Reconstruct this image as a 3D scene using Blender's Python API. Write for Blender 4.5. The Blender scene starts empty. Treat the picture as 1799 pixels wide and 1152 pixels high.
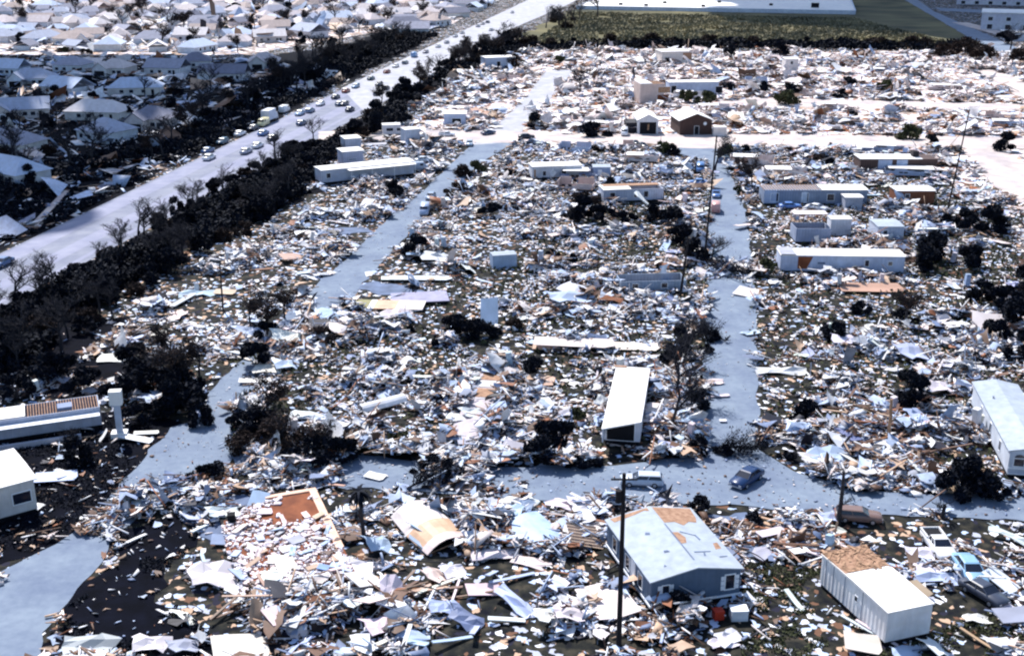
import bpy, math, random
import numpy as np
from mathutils import Vector, Matrix

rnd = random.Random(7)
rng = np.random.default_rng(11)
SC = bpy.context.scene
COL = SC.collection
R = math.radians

# ------------------------------------------------------------------ camera, sky, sun, exposure
FPX, PW, PH, CAMH = 2050.0, 1799.0, 1152.0, 60.0          # focal length in photo pixels, photo size, helicopter height
PITCH = math.atan(721.0 / FPX)
SP, CP = math.sin(PITCH), math.cos(PITCH)
cd = bpy.data.cameras.new('camera')
cd.sensor_width = 36.0
cd.lens = FPX / PW * 36.0
cd.clip_start, cd.clip_end = 1.0, 6000.0
cam = bpy.data.objects.new('camera', cd)
COL.objects.link(cam)
cam.location = (0, 0, CAMH)
cam.rotation_euler = (R(90) - PITCH, 0, 0)
SC.camera = cam

SUN_DIR = Vector((-0.36, 0.80, 1.02)).normalized()        # towards the sun: behind the park, a little to the left
SUN_EL = math.asin(SUN_DIR.z)
sl = bpy.data.lights.new('sun', 'SUN')
sl.energy, sl.angle, sl.color = 4.6, R(0.5), (1.0, 0.965, 0.93)
so = bpy.data.objects.new('sun', sl)
COL.objects.link(so)
so.rotation_euler = SUN_DIR.to_track_quat('Z', 'Y').to_euler()
so.location = (0, 200, 300)

W = bpy.data.worlds.new('World')
SC.world = W
W.use_nodes = True
wt = W.node_tree
sky = wt.nodes.new('ShaderNodeTexSky')
sky.sky_type = 'NISHITA'
sky.sun_disc = False
sky.ozone_density = 3.0
sky.sun_elevation = SUN_EL
sky.sun_rotation = math.atan2(SUN_DIR.x, SUN_DIR.y)
bgn = wt.nodes['Background']
bgn.inputs['Strength'].default_value = 0.12
wt.links.new(sky.outputs[0], bgn.inputs[0])

VS = SC.view_settings
VS.view_transform, VS.look = 'Standard', 'None'
VS.exposure, VS.gamma = 0.7, 1.0
SC.cycles.pixel_filter_type = 'BLACKMAN_HARRIS'
SC.cycles.filter_width = 2.2
SC.cycles.max_bounces = 5
SC.cycles.volume_bounces = 0


# ------------------------------------------------------------------ projection helpers
def G(x, y, z=0.0):
    """ground point seen at photo pixel x, y"""
    dx, du = x - PW / 2, PH / 2 - y
    d = (dx, FPX * CP + du * SP, -FPX * SP + du * CP)
    t = (z - CAMH) / d[2]
    return Vector((d[0] * t, d[1] * t, z))


def P(x, y, z=0.0):
    zz = z - CAMH
    w = y * CP - zz * SP
    v = y * SP + zz * CP
    return (PW / 2 + FPX * x / w, PH / 2 - FPX * v / w)


def GP(pts):
    return [(g.x, g.y) for g in (G(*p) for p in pts)]


def inpoly(poly, X, Y):
    poly = np.asarray(poly)
    ins = np.zeros(np.shape(X), bool)
    j = len(poly) - 1
    for i in range(len(poly)):
        xi, yi = poly[i]
        xj, yj = poly[j]
        c = ((yi > Y) != (yj > Y)) & (X < (xj - xi) * (Y - yi) / (yj - yi + 1e-12) + xi)
        ins ^= c
        j = i
    return ins


_tab = np.random.default_rng(5).random((256, 256))


def noise(X, Y, s, seed=0):
    x = np.asarray(X, float) / s + seed * 17.3
    y = np.asarray(Y, float) / s + seed * 9.7
    x0, y0 = np.floor(x).astype(int), np.floor(y).astype(int)
    fx, fy = x - x0, y - y0
    fx, fy = fx * fx * (3 - 2 * fx), fy * fy * (3 - 2 * fy)
    a, b = _tab[x0 & 255, y0 & 255], _tab[(x0 + 1) & 255, y0 & 255]
    c, d = _tab[x0 & 255, (y0 + 1) & 255], _tab[(x0 + 1) & 255, (y0 + 1) & 255]
    return (a * (1 - fx) + b * fx) * (1 - fy) + (c * (1 - fx) + d * fx) * fy


YAW = math.atan2(370 * CP, FPX) + 0.0                      # the streets run this far right of the view axis
SDIR = Vector((math.sin(YAW), math.cos(YAW), 0))


# ------------------------------------------------------------------ materials
def mat(name, col, rough=0.85, amt=0.25, scale=1.5, bump=0.0, objcol=False, attr=None, spec=0.25, second=None, metal=0.0, coat=0.0, blot=0.0):
    m = bpy.data.materials.new(name)
    m.use_nodes = True
    nt = m.node_tree
    b = nt.nodes['Principled BSDF']
    b.inputs['Roughness'].default_value = rough
    b.inputs['Specular IOR Level'].default_value = spec
    b.inputs['Metallic'].default_value = metal
    b.inputs['Coat Weight'].default_value = coat
    tc = nt.nodes.new('ShaderNodeTexCoord')
    n = nt.nodes.new('ShaderNodeTexNoise')
    n.inputs['Scale'].default_value = scale
    n.inputs['Detail'].default_value = 5
    nt.links.new(tc.outputs['Object'], n.inputs['Vector'])
    ramp = nt.nodes.new('ShaderNodeMapRange')
    ramp.inputs['From Min'].default_value = 0.3
    ramp.inputs['From Max'].default_value = 0.7
    nt.links.new(n.outputs[0], ramp.inputs[0])
    mx = nt.nodes.new('ShaderNodeMix')
    mx.data_type = 'RGBA'
    nt.links.new(ramp.outputs[0], mx.inputs[0])
    if objcol or attr:
        src = nt.nodes.new('ShaderNodeObjectInfo') if objcol else nt.nodes.new('ShaderNodeAttribute')
        if attr:
            src.attribute_name = attr
        s = src.outputs['Color']
        for k, f in ((6, 1 - amt), (7, 1.0)):
            mu = nt.nodes.new('ShaderNodeMix')
            mu.data_type = 'RGBA'
            mu.blend_type = 'MULTIPLY'
            mu.inputs[0].default_value = 1.0
            nt.links.new(s, mu.inputs[6])
            mu.inputs[7].default_value = (f, f * 0.98 if k == 6 else f, f * 0.95 if k == 6 else f, 1)
            nt.links.new(mu.outputs[2], mx.inputs[k])
    else:
        lo = second or tuple(c * (1 - amt) for c in col)
        hi = col if second else tuple(min(1, c * (1 + amt)) for c in col)
        mx.inputs[6].default_value = (*lo, 1)
        mx.inputs[7].default_value = (*hi, 1)
    out = mx.outputs[2]
    if blot:                                   # old patches, stains and dust of a worn road
        n2 = nt.nodes.new('ShaderNodeTexNoise')
        n2.inputs['Scale'].default_value = 0.16
        n2.inputs['Detail'].default_value = 8
        n2.inputs['Roughness'].default_value = 0.65
        nt.links.new(tc.outputs['Object'], n2.inputs['Vector'])
        cr = nt.nodes.new('ShaderNodeValToRGB')
        cr.color_ramp.elements[0].position, cr.color_ramp.elements[0].color = 0.36, (1 - blot, 1 - blot, 1 - blot * .8, 1)
        cr.color_ramp.elements[1].position, cr.color_ramp.elements[1].color = 0.66, (1.0 + blot * .35, 1.0 + blot * .2, 1, 1)
        nt.links.new(n2.outputs[0], cr.inputs[0])
        m2 = nt.nodes.new('ShaderNodeMix')
        m2.data_type = 'RGBA'
        m2.blend_type = 'MULTIPLY'
        m2.inputs[0].default_value = 1.0
        nt.links.new(out, m2.inputs[6])
        nt.links.new(cr.outputs[0], m2.inputs[7])
        out = m2.outputs[2]
    nt.links.new(out, b.inputs['Base Color'])
    if bump:
        bn = nt.nodes.new('ShaderNodeBump')
        bn.inputs['Strength'].default_value = bump
        nt.links.new(n.outputs[0], bn.inputs['Height'])
        nt.links.new(bn.outputs[0], b.inputs['Normal'])
    return m


def litter_mat(name, palette, scale, soil, cover):
    """ground strewn with small scraps: random voronoi cells take palette colours, soil shows between"""
    m = bpy.data.materials.new(name)
    m.use_nodes = True
    nt = m.node_tree
    L = nt.links.new
    b = nt.nodes['Principled BSDF']
    b.inputs['Roughness'].default_value = 0.9
    b.inputs['Specular IOR Level'].default_value = 0.1
    tc = nt.nodes.new('ShaderNodeTexCoord')
    wn = nt.nodes.new('ShaderNodeTexNoise')
    wn.inputs['Scale'].default_value = 1.1
    wn.inputs['Detail'].default_value = 3
    L(tc.outputs['Object'], wn.inputs['Vector'])
    sub = nt.nodes.new('ShaderNodeVectorMath')
    sub.operation = 'MULTIPLY_ADD'
    sub.inputs[1].default_value = (0.9, 0.9, 0.9)
    L(wn.outputs['Color'], sub.inputs[0])
    L(tc.outputs['Object'], sub.inputs[2])
    v = nt.nodes.new('ShaderNodeTexVoronoi')
    v.inputs['Scale'].default_value = scale
    L(sub.outputs[0], v.inputs['Vector'])
    sep = nt.nodes.new('ShaderNodeSeparateColor')
    L(v.outputs['Color'], sep.inputs[0])
    cr = nt.nodes.new('ShaderNodeValToRGB')
    cr.color_ramp.interpolation = 'CONSTANT'
    while len(cr.color_ramp.elements) < len(palette):
        cr.color_ramp.elements.new(0.5)
    for i, c in enumerate(palette):
        cr.color_ramp.elements[i].position = i / len(palette)
        cr.color_ramp.elements[i].color = (*c, 1)
    L(sep.outputs[0], cr.inputs[0])
    big = nt.nodes.new('ShaderNodeTexNoise')
    big.inputs['Scale'].default_value = 0.12
    big.inputs['Detail'].default_value = 4
    L(tc.outputs['Object'], big.inputs['Vector'])
    ad = nt.nodes.new('ShaderNodeMath')
    ad.operation = 'ADD'
    L(sep.outputs[1], ad.inputs[0])
    L(big.outputs[0], ad.inputs[1])
    gt = nt.nodes.new('ShaderNodeMath')
    gt.operation = 'GREATER_THAN'
    gt.inputs[1].default_value = 1.5 - cover
    L(ad.outputs[0], gt.inputs[0])
    fine = nt.nodes.new('ShaderNodeTexNoise')
    fine.inputs['Scale'].default_value = 0.7
    fine.inputs['Detail'].default_value = 6
    L(tc.outputs['Object'], fine.inputs['Vector'])
    sr = nt.nodes.new('ShaderNodeValToRGB')
    for i, c in enumerate(soil):
        if i > 1:
            sr.color_ramp.elements.new(0.5)
    for i, c in enumerate(soil):
        sr.color_ramp.elements[i].position = 0.32 + 0.36 * i / (len(soil) - 1)
        sr.color_ramp.elements[i].color = (*c, 1)
    L(fine.outputs[0], sr.inputs[0])
    mx = nt.nodes.new('ShaderNodeMix')
    mx.data_type = 'RGBA'
    L(gt.outputs[0], mx.inputs[0])
    L(sr.outputs[0], mx.inputs[6])
    L(cr.outputs[0], mx.inputs[7])
    L(mx.outputs[2], b.inputs['Base Color'])
    bp = nt.nodes.new('ShaderNodeBump')
    bp.inputs['Strength'].default_value = 0.6
    bp.inputs['Distance'].default_value = 0.3
    L(sep.outputs[2], bp.inputs['Height'])
    L(bp.outputs[0], b.inputs['Normal'])
    return m


WHITE, WARM, PBLUE, GBLUE = (.80, .80, .83), (.80, .72, .71), (.46, .56, .76), (.20, .26, .42)
TAN, BROWN, RUST, DARK, PINK = (.50, .34, .24), (.15, .080, .052), (.30, .115, .055), (.020, .020, .035), (.78, .64, .61)
GREY = (.40, .42, .50)

M = {}
M['soil'] = litter_mat('grassy soil', [WHITE, GREY, TAN, BROWN, DARK, PBLUE], 1.6, [(.004, .005, .010), (.017, .018, .016), (.055, .048, .036)], 0.26)
M['shade_turf'] = mat('turf with shade painted in', (.0025, .0032, .0075), 0.95, 0.5, 0.5, spec=0.05)  # grass taken near black, the shade over it painted into the colour
M['grass'] = mat('dry grass', (.19, .170, .095), 0.95, 0.4, 0.03, second=(.050, .055, .045), spec=0.05)
M['verge'] = mat('verge grass', (.10, .12, .085), 0.95, 0.4, 0.3, spec=0.05)
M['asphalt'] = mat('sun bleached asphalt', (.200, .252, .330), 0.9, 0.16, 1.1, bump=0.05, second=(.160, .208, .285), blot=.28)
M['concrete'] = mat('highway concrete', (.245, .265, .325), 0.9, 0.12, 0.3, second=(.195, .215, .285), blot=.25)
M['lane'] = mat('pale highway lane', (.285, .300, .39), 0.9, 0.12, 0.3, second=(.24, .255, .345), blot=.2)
M['mid_road'] = mat('upper street paled for haze', (.41, .42, .46), 0.9, 0.12, 0.4, blot=.22)  # paler copy of the street colour, washed-out distance painted in
M['far_road'] = mat('far road paled for haze', (.56, .495, .465), 0.9, 0.15, 0.2, blot=.3)  # far haze and glare put into the road colour
M['drive'] = mat('driveway slab', (.115, .150, .235), 0.9, 0.3, 0.5)
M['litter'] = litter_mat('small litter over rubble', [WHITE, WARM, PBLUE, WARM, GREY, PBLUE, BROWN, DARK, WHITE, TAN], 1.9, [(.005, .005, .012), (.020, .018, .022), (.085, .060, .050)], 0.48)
M['pale_litter'] = litter_mat('litter on sandy lots paled for haze', [WHITE, WARM, WARM, PINK, WHITE, TAN, BROWN, PBLUE, WHITE, RUST], 0.55, [(.09, .07, .06), (.34, .26, .22), (.62, .53, .50)], 0.74)  # sandy litter, paled further to carry haze and overexposure of the distance
M['suburb'] = litter_mat('sandy suburb lots', [WARM, PINK, GREY, TAN, WARM, WHITE], 0.30, [(.05, .045, .045), (.28, .22, .19), (.56, .47, .44)], 0.50)
M['scrap'] = mat('painted scrap', WHITE, 0.6, 0.35, 1.3, attr='piece_colour', spec=0.3)
M['debris'] = mat('weathered wreckage', WHITE, 0.55, 0.32, 0.9, objcol=True, spec=0.3)
M['paint'] = mat('car paint', WHITE, 0.3, 0.08, 2.0, objcol=True, spec=0.4, coat=0.12)
M['wall'] = mat('siding', WHITE, 0.7, 0.2, 0.8, objcol=True, blot=.18)
_nt = M['wall'].node_tree
_w = _nt.nodes.new('ShaderNodeTexWave')
_w.bands_direction = 'DIAGONAL'
_w.inputs['Scale'].default_value = 1.1
_w.inputs['Distortion'].default_value = 0.25
_tc = [n for n in _nt.nodes if n.type == 'TEX_COORD'][0]
_sc = _nt.nodes.new('ShaderNodeVectorMath')
_sc.operation = 'MULTIPLY'
_sc.inputs[1].default_value = (1, 1, 0)
_nt.links.new(_tc.outputs['Object'], _sc.inputs[0])
_nt.links.new(_sc.outputs[0], _w.inputs['Vector'])
_b = _nt.nodes.new('ShaderNodeBump')
_b.inputs['Strength'].default_value = 0.45
_b.inputs['Distance'].default_value = 0.06
_nt.links.new(_w.outputs[1], _b.inputs['Height'])
_nt.links.new(_b.outputs[0], _nt.nodes['Principled BSDF'].inputs['Normal'])
M['white_metal'] = mat('white coated metal roof', (.80, .78, .76), 0.55, 0.08, 0.5, blot=.14)
M['cyan_roof'] = mat('pale blue shingles', (.355, .405, .465), 0.8, 0.12, 1.2, blot=.12)
M['trim'] = mat('white trim', (.78, .80, .84), 0.5, 0.05, 2)
M['glass'] = mat('dark glass', (.012, .016, .030), 0.12, 0.2, 1, spec=0.6)
M['black'] = mat('dark opening', (.010, .010, .014), 0.9, 0.2, 1)
M['rubber'] = mat('tyre rubber', (.02, .02, .022), 0.8, 0.2, 5)
M['steel'] = mat('dull steel', (.45, .46, .50), 0.4, 0.2, 5, metal=0.6)
M['lamp'] = mat('lamp glass', (.7, .7, .72), 0.2, 0.05, 5, spec=0.6)
M['red'] = mat('red plastic', (.42, .04, .02), 0.4, 0.15, 5)
M['ply'] = mat('bare roof decking', (.43, .265, .175), 0.85, 0.3, 2.2, second=(.24, .13, .08))
M['rust'] = mat('rust red floor covering', (.25, .082, .036), 0.9, 0.5, 0.7, second=(.13, .040, .020))
M['timber'] = mat('raw timber', (.33, .20, .125), 0.85, 0.5, 2.2)
M['bark'] = mat('grey brown bark', (.034, .031, .036), 0.95, 0.4, 4)
M['twig'] = mat('bare twigs', (.020, .020, .028), 0.95, 0.4, 2)
M['leaf'] = mat('dark storm burnt leaves', (.0050, .0075, .0150), 0.8, 0.55, 0.9, spec=0.1)
M['weeds'] = mat('dry field weeds', (.27, .235, .14), 0.9, 0.5, 0.03, second=(.095, .095, .072), spec=0.05)
M['leaf_brown'] = mat('browned leaves', (.030, .020, .018), 0.85, 0.5, 0.9, spec=0.1)
M['leaf_olive'] = mat('olive leaves', (.055, .060, .030), 0.85, 0.5, 0.9, spec=0.1)
M['creosote'] = mat('creosoted pole', (.018, .015, .018), 0.9, 0.4, 3)
M['roof_brown'] = mat('grey brown shingles', WHITE, 0.85, 0.18, 0.7, objcol=True)
M['cloud'] = mat('cloud', (.9, .9, .92), 1.0, 0.03, 0.05, spec=0.0)


# ------------------------------------------------------------------ mesh helpers
class MB:
    def __init__(s):
        s.v, s.f = [], []

    def add(s, vs, fs):
        o = len(s.v)
        s.v += [tuple(v) for v in vs]
        s.f += [tuple(o + i for i in f) for f in fs]
        return s

    def box(s, x0, x1, y0, y1, z0, z1):
        return s.add([(x0, y0, z0), (x1, y0, z0), (x1, y1, z0), (x0, y1, z0), (x0, y0, z1), (x1, y0, z1), (x1, y1, z1), (x0, y1, z1)],
                     [(3, 2, 1, 0), (4, 5, 6, 7), (0, 1, 5, 4), (1, 2, 6, 5), (2, 3, 7, 6), (3, 0, 4, 7)])

    def loft(s, secs):
        """closed tube through equal-length rings, capped"""
        n = len(secs[0])
        vs = [p for q in secs for p in q]
        fs = [tuple(range(n))[::-1], tuple((len(secs) - 1) * n + i for i in range(n))]
        for k in range(len(secs) - 1):
            for i in range(n):
                j = (i + 1) % n
                fs.append((k * n + i, k * n + j, (k + 1) * n + j, (k + 1) * n + i))
        return s.add(vs, fs)

    def tube(s, a, b, ra, rb, n=5):
        a, b = Vector(a), Vector(b)
        d = (b - a)
        if d.length < 1e-6:
            return s
        q = d.to_track_quat('Z', 'Y')
        r1 = [a + q @ Vector((ra * math.cos(2 * math.pi * i / n), ra * math.sin(2 * math.pi * i / n), 0)) for i in range(n)]
        r2 = [b + q @ Vector((rb * math.cos(2 * math.pi * i / n), rb * math.sin(2 * math.pi * i / n), 0)) for i in range(n)]
        return s.loft([r1, r2])

    def slab(s, poly, z0, z1):
        n = len(poly)
        return s.add([(x, y, z0) for x, y in poly] + [(x, y, z1) for x, y in poly],
                     [tuple(range(n))[::-1], tuple(range(n, 2 * n))] + [(i, (i + 1) % n, n + (i + 1) % n, n + i) for i in range(n)])

    def mesh(s, name, material, smooth=False):
        me = bpy.data.meshes.new(name)
        me.from_pydata(s.v, [], s.f)
        if material:
            me.materials.append(material)
        if smooth:
            me.polygons.foreach_set('use_smooth', [True] * len(me.polygons))
        me.update()
        return me

    def build(s, name, material, parent=None, col=None, smooth=False):
        o = bpy.data.objects.new(name, s.mesh(name, material, smooth))
        COL.objects.link(o)
        if parent:
            o.parent = parent
        if col:
            o.color = (*col, 1)
        return o


def thing(name, label, cat, loc=(0, 0, 0), rz=0.0, group=None):
    o = bpy.data.objects.new(name, None)
    COL.objects.link(o)
    o.empty_display_size = 0.5
    o.location, o.rotation_euler = loc, (0, 0, rz)
    return tag(o, label, cat, group)


def tag(o, label, cat, group=None):
    o['label'], o['category'] = label, cat
    if group:
        o['group'] = group
    return o


def struct(o, kind='structure'):
    o['kind'] = kind
    return o


def copy_tree(o, parent=None, col=None):
    c = o.copy()
    COL.objects.link(c)
    if col and o.get('tint'):
        c.color = (*col, 1)
    if parent is not None:
        c.parent = parent
    for ch in o.children:
        copy_tree(ch, c, col)
    return c


def drop(o):
    for ch in list(o.children):
        drop(ch)
    bpy.data.objects.remove(o)


ONES = 'zeroth first second third fourth fifth sixth seventh eighth ninth tenth eleventh twelfth thirteenth fourteenth fifteenth sixteenth seventeenth eighteenth nineteenth'.split()
TENS = ['', '', 'twent', 'thirt', 'fort', 'fift', 'sixt', 'sevent', 'eight', 'ninet']


def ordinal(n):
    if n < 20:
        return ONES[n]
    if n >= 100:
        return 'one hundred and ' + ordinal(n - 100) if n > 100 else 'hundredth'
    return TENS[n // 10] + ('ieth' if n % 10 == 0 else 'y-' + ONES[n % 10])


LANDMARKS = []      # (phrase, x, y)
NAMED_LATER = []    # things whose label is written from the nearest landmark at the end


def landmark(phrase, x, y):
    LANDMARKS.append((phrase, x, y))


def ragged(pts, step, amp):
    out = []
    for i, a in enumerate(pts):
        b = pts[(i + 1) % len(pts)]
        L_ = math.hypot(b[0] - a[0], b[1] - a[1])
        n = max(1, min(60, int(L_ / step)))
        nx, ny = -(b[1] - a[1]) / max(L_, 1e-6), (b[0] - a[0]) / max(L_, 1e-6)
        for k in range(n):
            u = k / n
            x, y = a[0] + (b[0] - a[0]) * u, a[1] + (b[1] - a[1]) * u
            j = (noise(np.array([x]), np.array([y]), step * 1.7, 41)[0] - .5) * 2 * amp
            out.append((x + nx * j, y + ny * j))
    return out


RAG = {'lawn': (1.2, 2.2), 'woodland_floor': (3, 5), 'roadside_floor': (3, 4), 'park_ground': (5, 9), 'driveway': (.8, .7), 'street': (1.2, .45), 'field': (6, 4)}


def sheet(name, px, z, material, kind='structure'):
    pts = GP(px)
    if name in RAG:
        pts = ragged(pts, *RAG[name])
    return gsheet(name, pts, z, material, kind)


def gsheet(name, pts, z, material, kind='structure'):
    me = bpy.data.meshes.new(name)
    me.from_pydata([(x, y, z) for x, y in pts], [], [tuple(range(len(pts)))])
    if me.polygons[0].normal.z < 0:
        me.flip_normals()
    me.materials.append(material)
    o = bpy.data.objects.new(name, me)
    COL.objects.link(o)
    return struct(o, kind)


CLEAR = []          # ground polygons kept free of rubble
FOOT = []           # footprints of standing things

# ------------------------------------------------------------------ ground, roads
g = gsheet('ground', [(-1500, 40), (1500, 40), (1500, 2600), (-1500, 2600)], 0, M['soil'])
sheet('suburb_ground', [(-900, -90), (925, -30), (790, 45), (640, 60), (430, 97), (-60, 97), (-500, 120)], 0.03, M['suburb'])
sheet('park_ground', [(700, 250), (790, 180), (900, 120), (960, 90), (1740, 92), (1900, 120), (1900, 480), (1700, 330), (1450, 250), (1245, 262), (900, 252)], 0.03, M['pale_litter'])
sheet('field', [(905, 70), (1005, 17), (1500, 24), (1470, -20), (1590, -20), (1600, 0), (1720, 78), (1700, 84), (930, 80)], 0.04, M['grass'])
sheet('woodland_floor', [(-80, 640), (-60, 545), (0, 543), (260, 400), (480, 285), (640, 205), (790, 120), (880, 75), (930, 85), (850, 115), (740, 175), (650, 235), (560, 265), (560, 330), (430, 400), (330, 440), (230, 500), (130, 560), (60, 640)], 0.04, M['shade_turf'])  # shade under the trees is in the floor colour
sheet('roadside_floor', [(-120, 500), (0, 446), (300, 298), (470, 215), (620, 140), (770, 64), (700, 45), (620, 75), (430, 105), (350, 100), (100, 98), (-60, 97), (-150, 300)], 0.035, M['shade_turf'])
sheet('lawn', [(-20, 700), (215, 700), (320, 620), (250, 560), (120, 560), (-30, 620)], 0.045, M['shade_turf'])
sheet('lawn', [(60, 1160), (85, 1110), (215, 945), (310, 880), (335, 960), (280, 1040), (430, 1160)], 0.045, M['shade_turf'])  # black shadow over the grass, laid as a dark sheet
sheet('lawn', [(-20, 770), (180, 720), (330, 745), (240, 815), (210, 880), (120, 940), (-20, 1010)], 0.045, M['shade_turf'])


def line_poly(a0, a1, b0, b1):
    return [a0, a1, b1, b0]


HW = [(-60, 475), (893, 17), (1060, -63), (1120, -63), (1000, 8), (883, 58), (633, 204), (0, 542), (-60, 574)]
sheet('highway', HW, 0.08, M['concrete'])
# the roadway's worn wheel band and the paved shoulder line
for (u0, u1, mm) in ((0.04, 0.27, 'lane'), (0.50, 0.70, 'lane'), (.86, .93, 'lane')):
    a0, b0 = (-60, 475), (-60, 574)
    sheet('road_lane', [(a0[0], a0[1] + (b0[1] - a0[1]) * u0), (893, 17 + 42 * u0), (893, 17 + 42 * u1), (b0[0], a0[1] + (b0[1] - a0[1]) * u1)], 0.10, M[mm])
sheet('road_lane', [(600, 156), (893, 17), (1060, -63), (1120, -63), (1000, 8), (883, 58), (640, 198)], 0.12, M['mid_road'])  # far end of the highway laid lighter, distance haze painted in
sheet('footpath', [(-40, 426), (0, 406), (62, 374), (62, 383), (0, 419), (-40, 440)], 0.07, M['lane'])
sheet('footpath', [(52, 397), (112, 335), (124, 334), (62, 401)], 0.10, M['far_road'])
sheet('footpath', [(138, 342), (207, 312), (212, 318), (150, 347)], 0.07, M['lane'])

ROAD_L = [(958, 126), (930, 163), (890, 205), (862, 232), (830, 255), (775, 305), (747, 333), (687, 380), (633, 432), (608, 459), (563, 493), (520, 535), (470, 600), (400, 655), (368, 690), (352, 738), (300, 752), (242, 815), (200, 870), (130, 935), (0, 1008), (-60, 1040),
          (-60, 1170), (82, 1160), (70, 1112), (120, 1060), (205, 945), (260, 890), (330, 862), (400, 815), (440, 780), (412, 760), (402, 720), (440, 690), (500, 640), (560, 590), (598, 550), (618, 525), (640, 497), (676, 459), (702, 428), (745, 380), (772, 352), (813, 317), (850, 283), (905, 250), (935, 205), (975, 165), (1010, 122)]
sheet('street', ROAD_L, 0.08, M['asphalt'])
sheet('street', [(958, 126), (930, 163), (890, 205), (862, 232), (830, 255), (905, 250), (935, 205), (975, 165), (1010, 122)], 0.11, M['mid_road'])  # upper stretch laid again in the colour paled for haze
ROAD_B = [(400, 772), (640, 800), (735, 812), (850, 822), (1080, 818), (1228, 800), (1232, 700), (1240, 600), (1243, 490), (1246, 400), (1252, 310), (1240, 285), (1190, 270), (1190, 258), (1260, 258), (1285, 310), (1300, 340), (1312, 380), (1320, 440), (1325, 500), (1330, 600), (1335, 792), (1410, 835), (1500, 862), (1600, 868), (1850, 872),
          (1850, 918), (1640, 908), (1400, 897), (1285, 887), (1060, 886), (740, 864), (580, 852), (420, 830)]
sheet('street', ROAD_B, 0.10, M['asphalt'])
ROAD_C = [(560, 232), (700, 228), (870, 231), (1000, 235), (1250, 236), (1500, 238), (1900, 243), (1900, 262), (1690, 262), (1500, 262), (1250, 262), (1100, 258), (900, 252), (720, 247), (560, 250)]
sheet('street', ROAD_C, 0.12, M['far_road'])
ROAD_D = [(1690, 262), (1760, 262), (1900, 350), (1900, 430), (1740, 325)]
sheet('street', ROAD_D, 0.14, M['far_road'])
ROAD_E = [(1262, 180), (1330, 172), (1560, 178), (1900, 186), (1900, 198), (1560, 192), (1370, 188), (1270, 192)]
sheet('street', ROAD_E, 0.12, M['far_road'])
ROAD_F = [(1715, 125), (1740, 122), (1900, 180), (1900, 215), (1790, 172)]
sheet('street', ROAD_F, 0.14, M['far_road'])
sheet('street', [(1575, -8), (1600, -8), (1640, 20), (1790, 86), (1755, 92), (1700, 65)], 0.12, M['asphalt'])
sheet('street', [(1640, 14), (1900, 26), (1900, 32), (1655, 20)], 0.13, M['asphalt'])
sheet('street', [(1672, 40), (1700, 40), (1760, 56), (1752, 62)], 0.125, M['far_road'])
for px in ([(620, 448), (700, 432), (640, 438), (500, 412), (510, 405)], ):
    pass
sheet('driveway', [(575, 832), (640, 800), (735, 815), (752, 850), (720, 862), (600, 856)], 0.13, M['asphalt'])
sheet('driveway', [(320, 862), (400, 850), (460, 862), (450, 930), (370, 950), (310, 905)], 0.07, M['drive'])
sheet('driveway', [(1240, 905), (1330, 900), (1345, 960), (1300, 985), (1265, 960)], 0.07, M['drive'])
sheet('driveway', [(620, 506), (655, 496), (780, 510), (700, 525)], 0.07, M['drive'])
sheet('driveway', [(500, 408), (640, 398), (655, 408), (510, 418)], 0.07, M['drive'])
sheet('driveway', [(1680, 745), (1715, 700), (1745, 770), (1700, 790)], 0.07, M['drive'])
sheet('driveway', [(1330, 395), (1385, 393), (1390, 402), (1330, 404)], 0.07, M['drive'])

# parts of those roads that the rubble leaves open
for px in ([(958, 126), (930, 163), (890, 205), (862, 232), (830, 255), (775, 305), (747, 333), (687, 380), (633, 432), (608, 459), (563, 493), (545, 520), (550, 556), (598, 550), (618, 525), (640, 497), (676, 459), (702, 428), (745, 380), (772, 352), (813, 317), (850, 283), (905, 250), (935, 205), (975, 165), (1010, 122)],
           [(445, 632), (455, 650), (402, 722), (412, 762), (445, 800), (440, 832), (400, 815), (325, 860), (215, 877), (215, 860), (242, 815), (300, 752), (350, 740), (366, 690), (402, 655)],
           [(205, 943), (70, 1110), (82, 1160), (-60, 1170), (-60, 1040), (0, 1010), (120, 945)],
           [(575, 835), (640, 802), (735, 815), (750, 850), (720, 860), (600, 858)],
           [(845, 824), (1080, 820), (1230, 808), (1228, 780), (1240, 600), (1243, 490), (1325, 500), (1330, 600), (1335, 792), (1410, 838), (1500, 864), (1600, 870), (1850, 874), (1850, 912), (1640, 905), (1400, 893), (1285, 880), (1060, 876), (850, 845)],
           [(1246, 462), (1246, 400), (1252, 310), (1240, 285), (1190, 270), (1190, 255), (1262, 258), (1285, 310), (1300, 340), (1312, 380), (1320, 440), (1322, 465)],
           ROAD_C, ROAD_D, ROAD_E, ROAD_F):
    CLEAR.append(GP(px))

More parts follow.
